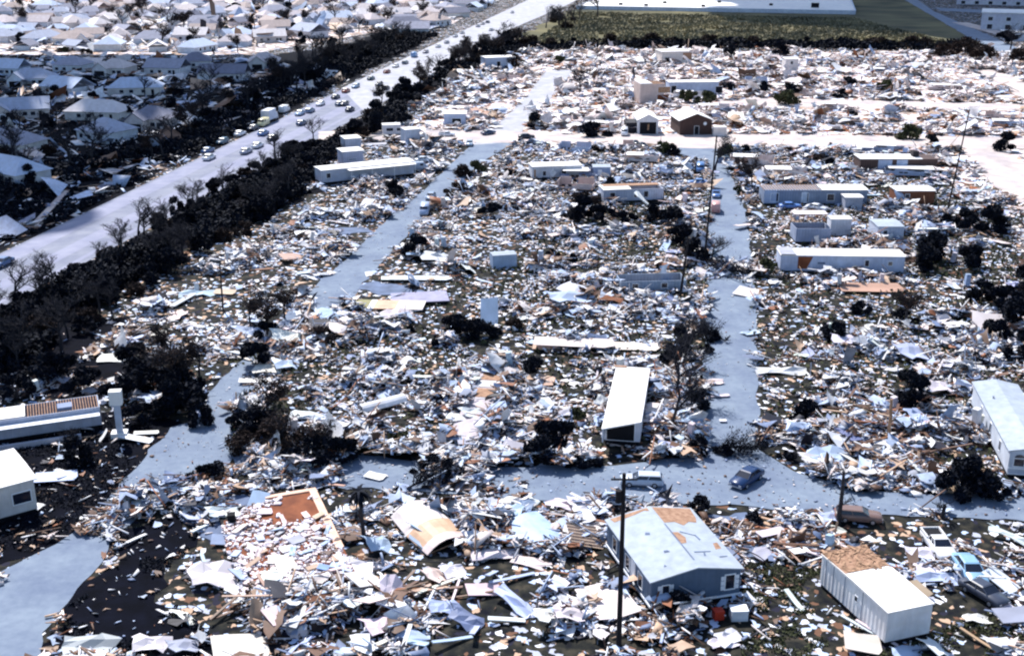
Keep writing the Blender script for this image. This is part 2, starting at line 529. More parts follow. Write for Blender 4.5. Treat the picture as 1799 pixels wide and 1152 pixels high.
# sparse places: grass between the wrecks (polygon, how much rubble is left)
SPARSE = [(GP(p), k) for p, k in (
    ([(-30, 720), (215, 690), (330, 745), (240, 815), (210, 880), (120, 940), (-30, 1010)], 0.053),
    ([(60, 1160), (85, 1110), (215, 945), (320, 880), (345, 960), (290, 1040), (300, 1100), (420, 1160)], 0.015),
    ([(1310, 990), (1440, 1000), (1545, 1135), (1560, 1170), (1300, 1170)], 0.146),
    ([(1640, 1060), (1799, 1010), (1850, 1170), (1600, 1170)], 0.186),
    ([(0, 560), (250, 470), (420, 400), (560, 330), (560, 350), (430, 430), (330, 480), (230, 560), (120, 650), (-30, 720)], 0.089),
    ([(640, 500), (690, 455), (780, 465), (770, 485), (690, 500), (700, 530), (620, 535)], 0.048),
    ([(850, 580), (1000, 580), (990, 620), (850, 620)], 0.186),
    ([(690, 690), (800, 700), (760, 790), (660, 790)], 0.279),
    ([(980, 690), (1040, 650), (1050, 780), (950, 800)], 0.330),
    ([(1335, 500), (1400, 500), (1400, 700), (1340, 700)], 0.330),
    ([(1330, 340), (1400, 360), (1390, 450), (1330, 450)], 0.231),
    ([(400, 1110), (700, 1125), (1050, 1130), (1300, 1160), (400, 1170)], 0.330),
    ([(1340, 880), (1600, 905), (1600, 960), (1400, 930)], 0.384),
    ([(1300, 172), (1440, 178), (1420, 190), (1300, 190)], 0.076),
)]

# ------------------------------------------------------------------ houses and trailers
def rot2(v, a):
    return Vector((v[0] * math.cos(a) - v[1] * math.sin(a), v[0] * math.sin(a) + v[1] * math.cos(a), 0))


def window(parent, face, u0, u1, z0, z1, L, D, frame=0.10, name='window', pane='glass', fm='trim'):
    """a window or door on one face of a box L long (x), D deep (y); front is y = 0"""
    def B(m, a0, a1, b0, b1, o0, o1):
        if face == 'f':
            m.box(a0, a1, -o1, -o0, b0, b1)
        elif face == 'k':
            m.box(a0, a1, D + o0, D + o1, b0, b1)
        elif face == 'l':
            m.box(-o1, -o0, a0, a1, b0, b1)
        else:
            m.box(L + o0, L + o1, a0, a1, b0, b1)
    m = MB()
    f = frame
    B(m, u0 - f, u0, z0 - f, z1 + f, 0.003, 0.07)
    B(m, u1, u1 + f, z0 - f, z1 + f, 0.003, 0.07)
    B(m, u0, u1, z1, z1 + f, 0.003, 0.07)
    B(m, u0, u1, z0 - f, z0, 0.003, 0.07)
    o = m.build(name, M[fm], parent)
    p = MB()
    B(p, u0, u1, z0, z1, 0.003, 0.035)
    p.build('pane' if name == 'window' else 'panel', M[pane], o)
    return o


ALIGNED = set()


def base_frame(a, b, depth=None, c=None, z=0.0):
    """origin at ground pixel a, x axis towards pixel b; depth away from the camera (or measured from pixel c)"""
    A, B = G(*a), G(*b)
    u = (B - A)
    L = u.length
    u.normalize()
    if (a, b) in ALIGNED:                     # stands square to the streets
        u = Vector((SDIR.y, -SDIR.x, 0))
    n = Vector((-u.y, u.x, 0))
    if c is not None:
        depth = abs((G(*c) - A).dot(n))
    return A, math.atan2(u.y, u.x), L, depth


def gable_roof(L, D, z, rise, over, th, axis='y'):
    """roof solid over an L x D plan; ridge along axis"""
    m = MB()
    if axis == 'y':
        xs, ys = [-over, L / 2, L + over], [-over, D + over]
        prof = [(xs[0], z), (xs[1], z + rise), (xs[2], z), (xs[2], z + th), (xs[1], z + rise + th), (xs[0], z + th)]
        m.loft([[(x, ys[0], zz) for x, zz in prof], [(x, ys[1], zz) for x, zz in prof]])
    else:
        ys, xs = [-over, D / 2, D + over], [-over, L + over]
        prof = [(ys[0], z), (ys[1], z + rise), (ys[2], z), (ys[2], z + th), (ys[1], z + rise + th), (ys[0], z + th)]
        m.loft([[(xs[0], y, zz) for y, zz in prof], [(xs[1], y, zz) for y, zz in prof]])
    return m


def wall_box(L, D, z0, z1, rise=0.0, axis='y'):
    m = MB()
    if rise <= 0:
        return m.box(0, L, 0, D, z0, z1)
    if axis == 'y':
        pr = [(0, z0), (L, z0), (L, z1), (L / 2, z1 + rise), (0, z1)]
        return m.loft([[(x, 0, z) for x, z in pr], [(x, D, z) for x, z in pr]])
    pr = [(0, z0), (D, z0), (D, z1), (D / 2, z1 + rise), (0, z1)]
    return m.loft([[(0, y, z) for y, z in pr], [(L, y, z) for y, z in pr]])


def footprint(A, rz, L, D, grow=0.3):
    pts = [A + rot2(p, rz) for p in ((-grow, -grow), (L + grow, -grow), (L + grow, D + grow), (-grow, D + grow))]
    FOOT.append([(p.x, p.y) for p in pts])


def home(name, label, cat, a, b, depth, h, wallcol, roof='flat', roofmat='white_metal', rise=0.4, over=0.15, axis='y', z0=0.5, wins=(), doors=(), phrase=None, group=None, skirt=True, roofcol=None, c=None, roof_u=None, open_top=False):
    A, rz, L, D = base_frame(a, b, depth, c)
    t = thing(name, label, cat, A, rz, group)
    footprint(A, rz, L, D)
    if phrase:
        ctr = A + rot2((L / 2, D / 2), rz)
        landmark(phrase, ctr.x, ctr.y)
    if open_top:
        m = MB()
        th = 0.12
        m.box(0, L, 0, th, z0, h).box(0, L, D - th, D, z0, h).box(0, th, th, D - th, z0, h).box(L - th, L, th, D - th, z0, h)
        m.build('wall', M['wall'], t, wallcol)
        MB().box(0.13, L - 0.13, 0.13, D - 0.13, z0, z0 + 0.15).build('floor_deck', M['timber'], t)
    else:
        wall_box(L, D, z0, h - 0.004, rise - 0.01 if roof == 'gable' else 0, axis).build('wall', M['wall'], t, wallcol)
    if skirt:
        m = MB()
        m.box(0.1, L - 0.1, 0.1, D - 0.1, 0.0, z0 - 0.005)
        m.build('skirting', M['black'], t)
    r0, r1 = roof_u or (0, 1)
    if roof == 'gable':
        gable_roof(L, D, h, rise, over, 0.12, axis).build('roof', M[roofmat], t, roofcol)
    elif roof == 'flat':
        m = MB()
        e = 0.12
        x0, x1 = L * r0 - (over if r0 == 0 else 0), L * r1 + (over if r1 == 1 else 0)
        pr = [(-over, h), (D + over, h), (D + over, h + e), (D / 2, h + e + 0.12), (-over, h + e)]
        m.loft([[(x0, y, z) for y, z in pr], [(x1, y, z) for y, z in pr]])
        m.build('roof', M[roofmat], t, roofcol)
    for w in wins:
        window(t, w[0], w[1], w[2], w[3], w[4], L, D)
    for w in doors:
        window(t, w[0], w[1], w[2], w[3], w[4], L, D, 0.08, 'door', w[5] if len(w) > 5 else 'black')
    return t, A, rz, L, D


# -- the blue-grey double-wide in front
t, A, rz, L, D = home('manufactured_home', 'blue-grey double-wide home with pale shingled gable roof and torn orange decking', 'house', (1142, 1078), (1298, 1053), None, 3.3, (.100, .150, .235),
                      'gable', 'cyan_roof', 0.85, 0.22, 'y', 0.75, c=(1056, 968), phrase='the blue-grey double-wide home')
for w in (('f', 1.1 * 1.0, 1.75, 1.35, 2.75),):
    window(t, *w[:5], L, D, 0.10)
window(t, 'f', L * 0.83, L * 0.93, 1.4, 2.85, L, D, 0.12)
for u in (0.22, 0.5, 0.8):
    window(t, 'l', D * u - 0.5, D * u + 0.5, 1.3, 2.7, L, D, 0.08)
window(t, 'l', D * 0.34, D * 0.34 + 0.95, 0.85, 2.95, L, D, 0.08, 'door', 'trim')
for x0, x1 in ((0.66, 0.97), (1.88, 2.19), (L * 0.83 - 0.46, L * 0.83 - 0.15), (L * 0.93 + 0.15, L * 0.93 + 0.46)):
    m = MB()
    for z in (1.35, 1.85, 2.35):
        m.box(x0, x1, -0.06, -0.004, z, z + 0.42)
    m.build('shutter', M['trim'], t)
m = MB().box(-0.10, L + 0.10, -0.10, -0.004, 0.62, 0.82)
m.box(-0.10, -0.004, 0, D, 0.62, 0.82)
m.build('sill_board', M['trim'], t)


def roof_patch(parent, pts, L, h, rise, lift, name, material, over=0.22):
    """a patch lying on the double-wide's roof; pts in plan (x, y)"""
    def z(x):
        return h + 0.12 + rise * (1 - abs(x - L / 2) / (L / 2 + over)) + lift
    m = MB()
    n = len(pts)
    m.add([(x, y, z(x)) for x, y in pts] + [(x, y, z(x) - 0.01) for x, y in pts], [tuple(range(n)), tuple(range(n, 2 * n))[::-1]] + [(i, n + i, n + (i + 1) % n, (i + 1) % n) for i in range(n)])
    return m.build(name, material, parent)


h_, r_ = 3.3, 0.85
roof_patch(t, [(L * .53, D * .72), (L * .66, D * .74), (L * .74, D * .68), (L * .84, D * .75), (L * .93, D * .74), (L * .97, D * .82), (L * 1.0, D * 1.0), (L * .53, D * 1.0)], L, h_, r_, 0.016, 'bare_decking', M['ply'])
roof_patch(t, [(L * .05, D * .93), (L * .3, D * .95), (L * .42, D * .97), (L * .47, D * .94), (L * .47, D * 1.0), (L * .03, D * 1.0)], L, h_, r_, 0.016, 'bare_decking', M['ply'])
roof_patch(t, [(L * .52, D * .36), (L * .60, D * .38), (L * .64, D * .47), (L * .60, D * .56), (L * .52, D * .55)], L, h_, r_, 0.016, 'bare_decking', M['ply'])
roof_patch(t, [(L * .88, D * .28), (L * .96, D * .30), (L * .97, D * .40), (L * .91, D * .38)], L, h_, r_, 0.016, 'bare_decking', M['ply'])
for a_ in ([(.515, .10), (.53, .10), (.53, .70), (.515, .70)], [(.60, .22), (.80, .24), (.80, .25), (.60, .235)], [(.68, .17), (.70, .17), (.72, .22), (.70, .22)], [(.62, .56), (.78, .50), (.785, .51), (.63, .575)],
           [(.78, .43), (.80, .44), (.785, .52), (.765, .52)], [(.30, .30), (.36, .29), (.35, .32), (.31, .33)], [(.20, .12), (.23, .12), (.22, .15)], [(.25, .62), (.30, .60), (.31, .63), (.27, .65)], [(.85, .15), (.95, .17), (.95, .18), (.85, .165)]):
    roof_patch(t, [(L * x, D * y) for x, y in a_], L, h_, r_, 0.030, 'torn_seam', M['drive'])
DW = (A, rz, L, D)

# -- the white trailer at lower right
t, A, rz, L, D = home('trailer_home', 'white windowless end of a single-wide trailer, its back roof strewn with brown rubble', 'trailer', (1553, 1136), (1631, 1119), None, 3.4, (.86, .87, .90),
                      'flat', 'white_metal', over=0.10, z0=0.45, c=(1440, 1030), phrase='the white trailer with rubble on its roof')
m = MB()
for i in range(150):
    x, y = rnd.uniform(0.0, L), D * (1.0 - 0.36 * rnd.random() ** 1.3)
    s = rnd.uniform(0.15, 0.55)
    a_ = rnd.uniform(0, 6.28)
    dx, dy = math.cos(a_) * s, math.sin(a_) * s
    z_ = 3.655 + rnd.uniform(0, 0.06)
    w_ = s * rnd.uniform(0.1, 0.6)
    m.add([(x - dx - dy * w_, y - dy + dx * w_, z_), (x + dx - dy * w_, y + dy + dx * w_, z_ + .03), (x + dx + dy * w_, y + dy - dx * w_, z_ + .06), (x - dx + dy * w_, y - dy - dx * w_, z_ + .03)], [(0, 1, 2, 3)])
m.build('roof_rubble', M['timber'], t)
MB().box(-0.02, L + 0.02, D * 0.63, D + 0.02, 3.53, 3.66).build('torn_decking', M['ply'], t)
window(t, 'l', D * 0.42, D * 0.42 + 0.4, 1.9, 2.4, L, D, 0.05)
for u in (0.35, 0.62, 0.8, 0.92):
    MB().box(-0.025, -0.003, D * u, D * u + 0.06, 0.5, 3.35).build('panel_joint', M['drive'], t)

ALIGNED |= {((1768, 838), (1848, 838)), ((1061, 780), (1123, 778)), ((783, 782), (842, 782))}
# -- home at the right edge with arched porch windows
t, A, rz, L, D = home('manufactured_home', 'long pale blue-roofed home with arched white porch windows at the right edge', 'house', (1768, 838), (1848, 838), 20.5, 3.3, (.62, .68, .78),
                      'gable', 'cyan_roof', 0.55, 0.25, 'y', 0.5, phrase='the pale-roofed home at the right edge')
for k in range(3):
    x0 = 0.55 + k * 1.5
    o = window(t, 'f', x0, x0 + 1.1, 1.5, 2.4, L, D, 0.09)
    pts = [(x0 + .55 + .55 * math.cos(math.pi * i / 8), 2.5 + .42 * math.sin(math.pi * i / 8)) for i in range(9)]
    MB().loft([[(x, -.05, z) for x, z in pts], [(x, -.004, z) for x, z in pts]]).build('arched_pane', M['glass'], o)
MB().box(-.05, L + .05, -.12, -.075, 1.15, 1.32).box(-.05, L + .05, -.12, -.075, .45, .62).build('porch_rail', M['trim'], t)
for u in (0.2, 0.45, 0.7):
    window(t, 'l', D * u, D * u + 0.7, 1.3, 2.5, L, D, 0.06)
MB().tube((L * .22, D * .72, 3.6), (L * .22, D * .72, 4.0), .12, .12, 8).build('vent_pipe', M['steel'], t)
# -- white trailer standing end-on beside the right street
t, A, rz, L, D = home('trailer_home', 'long bright white trailer standing end-on with its near end slashed open', 'trailer', (1061, 780), (1123, 778), 17.5, 3.2, (.70, .74, .82), None, z0=0.6, doors=(('r', 3, 4, .7, 2.7), ('f', .3, L * 0 + 3.6, .7, 3.0)), phrase='the white end-on trailer')
MB().slab([(-.1, -3.0), (L + .1, -.2), (L + .1, D + .1), (-.1, D + .1)], 3.204, 3.36).build('roof', M['white_metal'], t)
MB().box(-.004, .11, -2.9, -.01, 1.6, 3.2).build('torn_wall', M['wall'], t, (.70, .74, .82))
MB().box(-.3, L * .3, D - .3, D + .25, 3.365, 3.45).build('bare_decking', M['ply'], t)
# -- white-roofed home at the left edge
home('trailer_home', 'white flat-roofed trailer at the left edge with one broad dark window', 'trailer', (-30, 925), (67, 898), 8.5, 3.9, (.66, .66, .66), 'flat', 'white_metal', over=0.35, z0=0.4, wins=(('f', 3.3, 5.1, 1.5, 2.7),), doors=(('r', 2.5, 3.4, .6, 2.6),), phrase='the white-roofed trailer at the left edge')
# -- long trailer with torn roof, left edge
t, A, rz, L, D = home('trailer_home', 'long trailer on the left with a stripped roof showing orange rafters', 'trailer', (-40, 785), (180, 752), 4.2, 2.9, (.40, .46, .60), None, z0=0.5, open_top=True, phrase='the long trailer with bare rafters')
m = MB()
for i in range(26):
    x = L * (0.42 + 0.56 * i / 25)
    m.box(x, x + .09, .14, D - .14, 2.72, 2.90)
m.build('rafter', M['ply'], t)
MB().box(0.2, L * .40, .3, D - .2, 2.905, 3.0).build('torn_roof', M['white_metal'], t)
MB().box(-.05, L * .99, -1.4, -.06, 2.25, 2.34).build('awning', M['trim'], t)
MB().box(-.05, L * .82, -2.6, -2.2, 0.0, 0.7).build('footing_wall', M['wall'], t, (.42, .46, .56))
MB().box(L * .66, L * .78, .6, 2.2, 2.91, 3.25).build('roof_unit', M['wall'], t, GBLUE)
# -- long white trailer with awning, upper left of the street
t, A, rz, L, D = home('trailer_home', 'very long white trailer under a white awning roof beside the left street', 'trailer', (566, 325), (728, 308), 5.0, 3.4, (.55, .60, .72), 'flat', 'white_metal', over=0.2, z0=0.5, wins=(('f', 1.2, 2.2, 1.5, 2.6),), doors=(), phrase='the long white awning trailer')
MB().box(L * .26, L * .99, -2.4, -.21, 3.18, 3.27).build('awning', M['white_metal'], t)
for u in (.28, .5, .74, .97):
    MB().box(L * u, L * u + .1, -2.35, -2.25, 0, 3.175).build('awning_post', M['trim'], t)
# -- trailers across the middle
home('trailer_home', 'short white trailer with dark doorways in the middle of the rubble', 'trailer', (935, 316), (1021, 313), 5.0, 3.1, (.66, .69, .76), 'flat', 'white_metal', over=0.15, z0=0.4, wins=(('f', 2.6, 3.4, .9, 2.0),), doors=(('f', 7.3, 8.3, .5, 2.5), ('f', .4, .9, .5, 2.5, 'timber')), phrase='the short white trailer with dark doorways')
home('storage_shed', 'small pale blue shed right of the short white trailer', 'shed', (1042, 313), (1072, 313), 3.5, 2.6, (.36, .46, .68), 'flat', 'cyan_roof', over=0.15, z0=0.1, doors=(('f', 1.2, 2.0, .2, 2.0, 'trim'),), phrase='the small pale blue shed')
t, A, rz, L, D = home('trailer_shell', 'roofless white trailer with windows under a strip of orange decking', 'trailer', (1060, 358), (1165, 354), 5.0, 3.0, (.52, .57, .70), 'flat', 'white_metal', over=0.1, z0=0.5, roof_u=(0, .46), open_top=True, wins=(('f', 1.5, 2.6, 1.3, 2.4), ('f', 7.0, 7.8, 1.2, 2.5), ('f', 9.2, 10.2, 1.2, 2.5)), phrase='the half-roofed trailer with orange decking')
MB().box(L * .05, L * .98, D * .55, D - .13, 3.13, 3.3).build('bare_decking', M['ply'], t)
t, A, rz, L, D = home('trailer_home', 'white trailer with a rusty hole in its wall right of the right street', 'trailer', (1370, 478), (1587, 481), 4.6, 3.1, (.50, .58, .76), 'flat', 'white_metal', over=0.12, z0=0.3, wins=(('f', 14.9, 15.6, 1.3, 2.4), ('f', 19, 19.7, 1.5, 2.2)), phrase='the white trailer with the rusty hole')
m = MB()
m.loft([[(L * .14, y, .7), (L * .215, y, .7), (L * .26, y, 2.95), (L * .14, y, 2.95)] for y in (-.03, -.003)]).build('torn_wall', M['rust'], t)
MB().box(L * .30, L * .36, -.03, -.003, 1.6, 1.95).build('louvre', M['drive'], t)
MB().box(0, L * .12, -.2, D + .2, 3.36, 3.43).build('loose_roof', M['wall'], t, GREY)
t, A, rz, L, D = home('trailer_shell', 'wrecked trailer with brown open frames beyond the rusty-hole trailer', 'trailer', (1397, 428), (1458, 428), 5.0, 3.0, (.34, .40, .54), None, z0=0.4, open_top=True, phrase='the brown-framed wreck')
m = MB()
for i in range(9):
    x = L * i / 8
    m.box(max(0, x - .12), max(.12, x), D - .13, D - .01, 3.004, 5.0)
m.box(0, L, D - .13, D - .01, 5.002, 5.15)
m.build('stud_wall', M['timber'], t)
MB().box(.0, L * .98, D * .5, D + .5, 5.155, 5.3).build('loose_roof', M['wall'], t, WARM)
home('storage_shed', 'white block-like shed standing between two wrecked trailers', 'shed', (1458, 415), (1494, 415), 3.0, 3.4, (.70, .74, .82), 'flat', 'white_metal', over=0.1, z0=0.1, phrase='the white block-like shed')
home('storage_shed', 'white shed with a single dark square window', 'shed', (1540, 425), (1586, 425), 6.0, 3.0, (.55, .62, .76), 'flat', 'cyan_roof', over=0.1, z0=0.2, wins=(('f', 1.1, 1.9, 1.3, 2.3),), phrase='the shed with a single dark window')
t, A, rz, L, D = home('trailer_home', 'long blue-grey trailer with half its white roof stripped to joists', 'trailer', (1341, 360), (1522, 360), 5.5, 3.3, (.24, .30, .42), 'flat', 'white_metal', over=0.15, z0=0.3, roof_u=(.55, 1), wins=(('f', 1.5, 3.2, .8, 2.6), ('f', 8.5, 9.8, .6, 2.6), ('f', 14, 15.5, 1, 2.4)), phrase='the long blue-grey trailer')
m = MB()
for i in range(22):
    x = L * .55 * i / 21
    m.box(x, x + .12, 0.1, D - .1, 3.3, 3.5)
m.build('joist', M['timber'], t)
MB().box(0, L * .12, -.06, -.004, .4, 3.2).build('wall_panel', M['wall'], t, PBLUE)
MB().box(L * .36, L * .42, -.06, -.004, .5, 2.9).build('wall_panel', M['wall'], t, (.5, .6, .75))
home('storage_shed', 'small white-roofed shed in front of the long blue-grey trailer', 'shed', (1484, 368), (1514, 368), 3.2, 2.6, (.42, .46, .56), 'flat', 'white_metal', over=0.2, z0=0.1, phrase='the small white-roofed shed')
t, A, rz, L, D = home('trailer_home', 'dark brown trailer with pale blue wall panels near the upper right street', 'trailer', (1510, 305), (1645, 305), 6.0, 3.6, (.095, .060, .055), 'flat', 'white_metal', over=0.2, z0=0.2, roof_u=(0, .8), doors=(('f', 10.6, 11.5, .4, 2.7),), phrase='the dark brown trailer')
MB().box(L * .23, L * .41, -.06, -.004, .3, 3.4).build('wall_panel', M['wall'], t, PBLUE)
MB().box(L * .47, L * .61, -.06, -.004, .3, 3.4).build('wall_panel', M['wall'], t, PBLUE)
MB().box(L * .70, L * .78, D * .3, D * .6, 3.85, 5.2).build('chimney', M['bark'], t)
home('trailer_home', 'small rust-brown trailer with a white roof', 'trailer', (1573, 360), (1640, 360), 5.0, 3.1, (.200, .075, .042), 'flat', 'white_metal', over=0.2, z0=0.2, wins=(('f', 2, 2.9, 1.3, 2.4),), phrase='the rust-brown trailer')
home('brown_house', 'brown gabled house with a round white vent facing the cross street', 'house', (1194, 238), (1250, 237), 12.0, 4.2, (.070, .040, .036), 'gable', 'white_metal', 2.0, 0.5, 'y', 0.1, doors=(('f', 4.3, 5.6, .15, 2.6),), phrase='the brown gabled house')
A, rz, L, D = base_frame((1194, 238), (1250, 237), 12)
bh = [o for o in bpy.data.objects if o.name.startswith('brown_house')][0]
MB().tube((L * .78, -.08, 3.3), (L * .78, -.004, 3.3), .5, .5, 14).build('round_vent', M['trim'], bh)
t, A, rz, L, D = home('garage', 'white-roofed garage gaping open towards the cross street', 'garage', (1120, 236), (1156, 236), 13.0, 4.0, (.70, .72, .78), 'gable', 'white_metal', 1.7, 0.3, 'y', 0.1, phrase='the open white garage')
MB().box(.6, L - .6, -.05, -.003, .1, 3.5).build('door_opening', M['black'], t)
MB().box(L * .47, L * .55, -.1, -.052, 1.2, 3.0).build('hanging_board', M['timber'], t)
MB().box(-3.2, -.01, 2, 9, .1, 3.0).build('carport', M['wall'], t, (.02, .02, .03))
t, A, rz, L, D = home('ruined_building', 'tall roofless orange-brown ruin with gaping openings', 'ruin', (1124, 183), (1166, 182), 9, 6.6, (.64, .52, .48), None, z0=0.1, open_top=True, doors=(('f', 6.2, 10.5, 3.6, 5.6, 'timber'), ('f', 6.0, 10.0, .3, 3.0, 'rust')), phrase='the tall orange-brown ruin')
MB().box(0.2, L * .5, .2, D - .2, 6.605, 6.9).build('broken_roof', M['white_metal'], t)
m = MB()
for i in range(7):
    m.box(L * (.5 + .08 * i), L * (.5 + .08 * i) + .25, .15, D - .15, 6.3, 6.55)
m.build('beam', M['ply'], t)
home('ruined_building', 'pale ruin with an ochre end wall at the far edge of the park', 'ruin', (1162, 112), (1210, 111), 10, 5.0, (.78, .72, .68), 'flat', 'white_metal', over=.3, z0=.1, doors=(('f', 9.5, 13.6, 1.4, 4.5, 'ply'), ('f', 1.5, 3.5, .5, 2.5)), phrase='the pale ruin with the ochre end')
home('block_building', 'tall white box-like building standing alone among far debris', 'building', (1379, 128), (1401, 128), 7, 5.4, (.78, .74, .74), 'flat', 'white_metal', over=.2, z0=.1, wins=(('f', 2, 3, 3.4, 4.6), ('f', .6, 1.2, 1, 2.4)), phrase='the tall white box building')
home('trailer_home', 'long bluish trailer behind bushes at the far side', 'trailer', (1175, 166), (1262, 165), 6, 4.2, (.42, .50, .66), 'flat', 'white_metal', over=.2, z0=.2, doors=(('f', 17, 19.5, .3, 2.6), ('f', .8, 2.6, .3, 3)), phrase='the long bluish trailer')
home('trailer_home', 'pale trailer with blue side panels left of the far street end', 'trailer', (853, 122), (905, 120), 7, 4.6, (.50, .58, .74), 'flat', 'white_metal', over=.2, z0=.2, doors=(('f', 5, 6.5, .3, 3), ('f', 11, 12.5, .3, 3)), phrase='the pale trailer by the far street end')
home('trailer_home', 'short white trailer on the cross street left of the street corner', 'trailer', (780, 220), (818, 220), 6, 3.4, (.46, .55, .74), 'flat', 'white_metal', over=.3, z0=.2, doors=(('f', 2.5, 5.2, .3, 2.0),), phrase='the short trailer by the corner')
home('storage_shed', 'white shed farther up behind the long awning trailer', 'shed', (607, 268), (635, 266), 5, 3.6, (.58, .62, .74), 'flat', 'white_metal', over=.2, z0=.1, phrase='the farther white shed')
home('storage_shed', 'white-roofed shed just behind the long awning trailer', 'shed', (603, 292), (639, 289), 5, 3.6, (.46, .50, .64), 'flat', 'white_metal', over=.25, z0=.1, doors=(('f', 1.5, 3.6, 1.4, 1.7, 'drive'),), phrase='the nearer white shed')
home('storage_shed', 'pale blue box shed lying alone in the middle of the rubble', 'shed', (866, 472), (908, 469), 2.6, 2.3, (.42, .54, .72), 'flat', 'cyan_roof', over=.03, z0=.02, phrase='the pale blue box shed')
home('trailer_shell', 'low blue-grey trailer wall stretch left of the right street', 'trailer', (1090, 515), (1205, 512), 4.5, 2.0, (.30, .38, .50), None, z0=.3, open_top=True, wins=(('f', 2, 3, .8, 1.6), ('f', 7, 8, .8, 1.6)), phrase='the low blue-grey trailer shell')
home('trailer_shell', 'battered white caravan by the cross street left of the corner', 'trailer', (673, 240), (704, 239), 3.4, 3.2, (.62, .64, .70), 'flat', 'white_metal', over=.1, z0=.6, wins=(('f', 1, 3, 1.5, 2.4), ('f', 4, 5.5, 1.5, 2.4)), phrase='the battered caravan')
home('trailer_shell', 'white upright caravan end right of the battered caravan', 'trailer', (712, 258), (738, 256), 4, 4.6, (.60, .66, .78), 'flat', 'white_metal', over=.1, z0=.6, wins=(('f', 1, 3.5, 1.0, 1.6),), phrase='the white caravan end')
home('roadside_building', 'low pale wall block right of the brown gabled house', 'building', (1253, 240), (1276, 240), 2, 2.6, (.80, .76, .74), 'flat', 'white_metal', over=.02, z0=.02, phrase='the low pale block')

# warehouse and white blocks beyond the field
A, rz, L, D = base_frame((1012, 17), (1503, 26), 200)
t = thing('warehouse', 'huge flat white-roofed warehouse beyond the green field', 'warehouse', A, rz)
MB().box(0, L, 0, D, 0, 2.0).build('wall', M['wall'], t, (.62, .70, .84))
MB().box(.6, L - .6, .6, D - .6, 2.004, 2.15).build('roof', M['white_metal'], t)
m = MB().box(-.1, L + .1, -.1, .5, 2.01, 2.6).box(-.1, L + .1, D - .5, D + .1, 2.01, 2.6).box(-.1, .5, .51, D - .51, 2.01, 2.6).box(L - .5, L + .1, .51, D - .51, 2.01, 2.6)
m.build('parapet', M['wall'], t, (.66, .74, .88))
for x, y in ((.15, .1), (.25, .07), (.46, .08), (.70, .2), (.86, .14), (.5, .3), (.3, .22)):
    s = 2.6 if x == .86 else 1.2
    MB().box(L * x - s, L * x + s, D * y - s, D * y + s, 2.155, 2.155 + s * 1.1).build('roof_vent', M['black'], t)
landmark('the huge white warehouse', *(A + rot2((L * .5, 5), rz)).xy)
for (a, b, dp, h, lab, ph) in (((1722, 52), (1850, 56), 30, 9, 'white stucco block with small dark windows right of the field road', 'the white stucco block'),
                               ((1680, 8), (1850, 12), 25, 8, 'long white row of units at the upper right corner', 'the long white row of units'),
                               ((1764, 72), (1860, 74), 12, 4, 'low white annexe in front of the white stucco block', 'the low white annexe')):
    A, rz, L, D = base_frame(a, b, dp)
    t = thing('apartment_block', lab, 'building', A, rz)
    MB().box(0, L, 0, D, 0, h).build('wall', M['wall'], t, (.66, .68, .80))
    MB().box(-.4, L + .4, -.4, D + .4, h + .004, h + .5).build('roof', M['white_metal'], t)
    k = int(L / 9)
    for i in range(k):
        x = L * (i + .5) / k
        window(t, 'f', x - 1.2, x + 1.2, h * .55, h * .78, L, D, .2)
        if h > 5:
            window(t, 'f', x - 1.4, x + 1.4, .4, h * .33, L, D, .2)
    c_ = A + rot2((L / 2, D / 2), rz)
    landmark(ph, c_.x, c_.y)

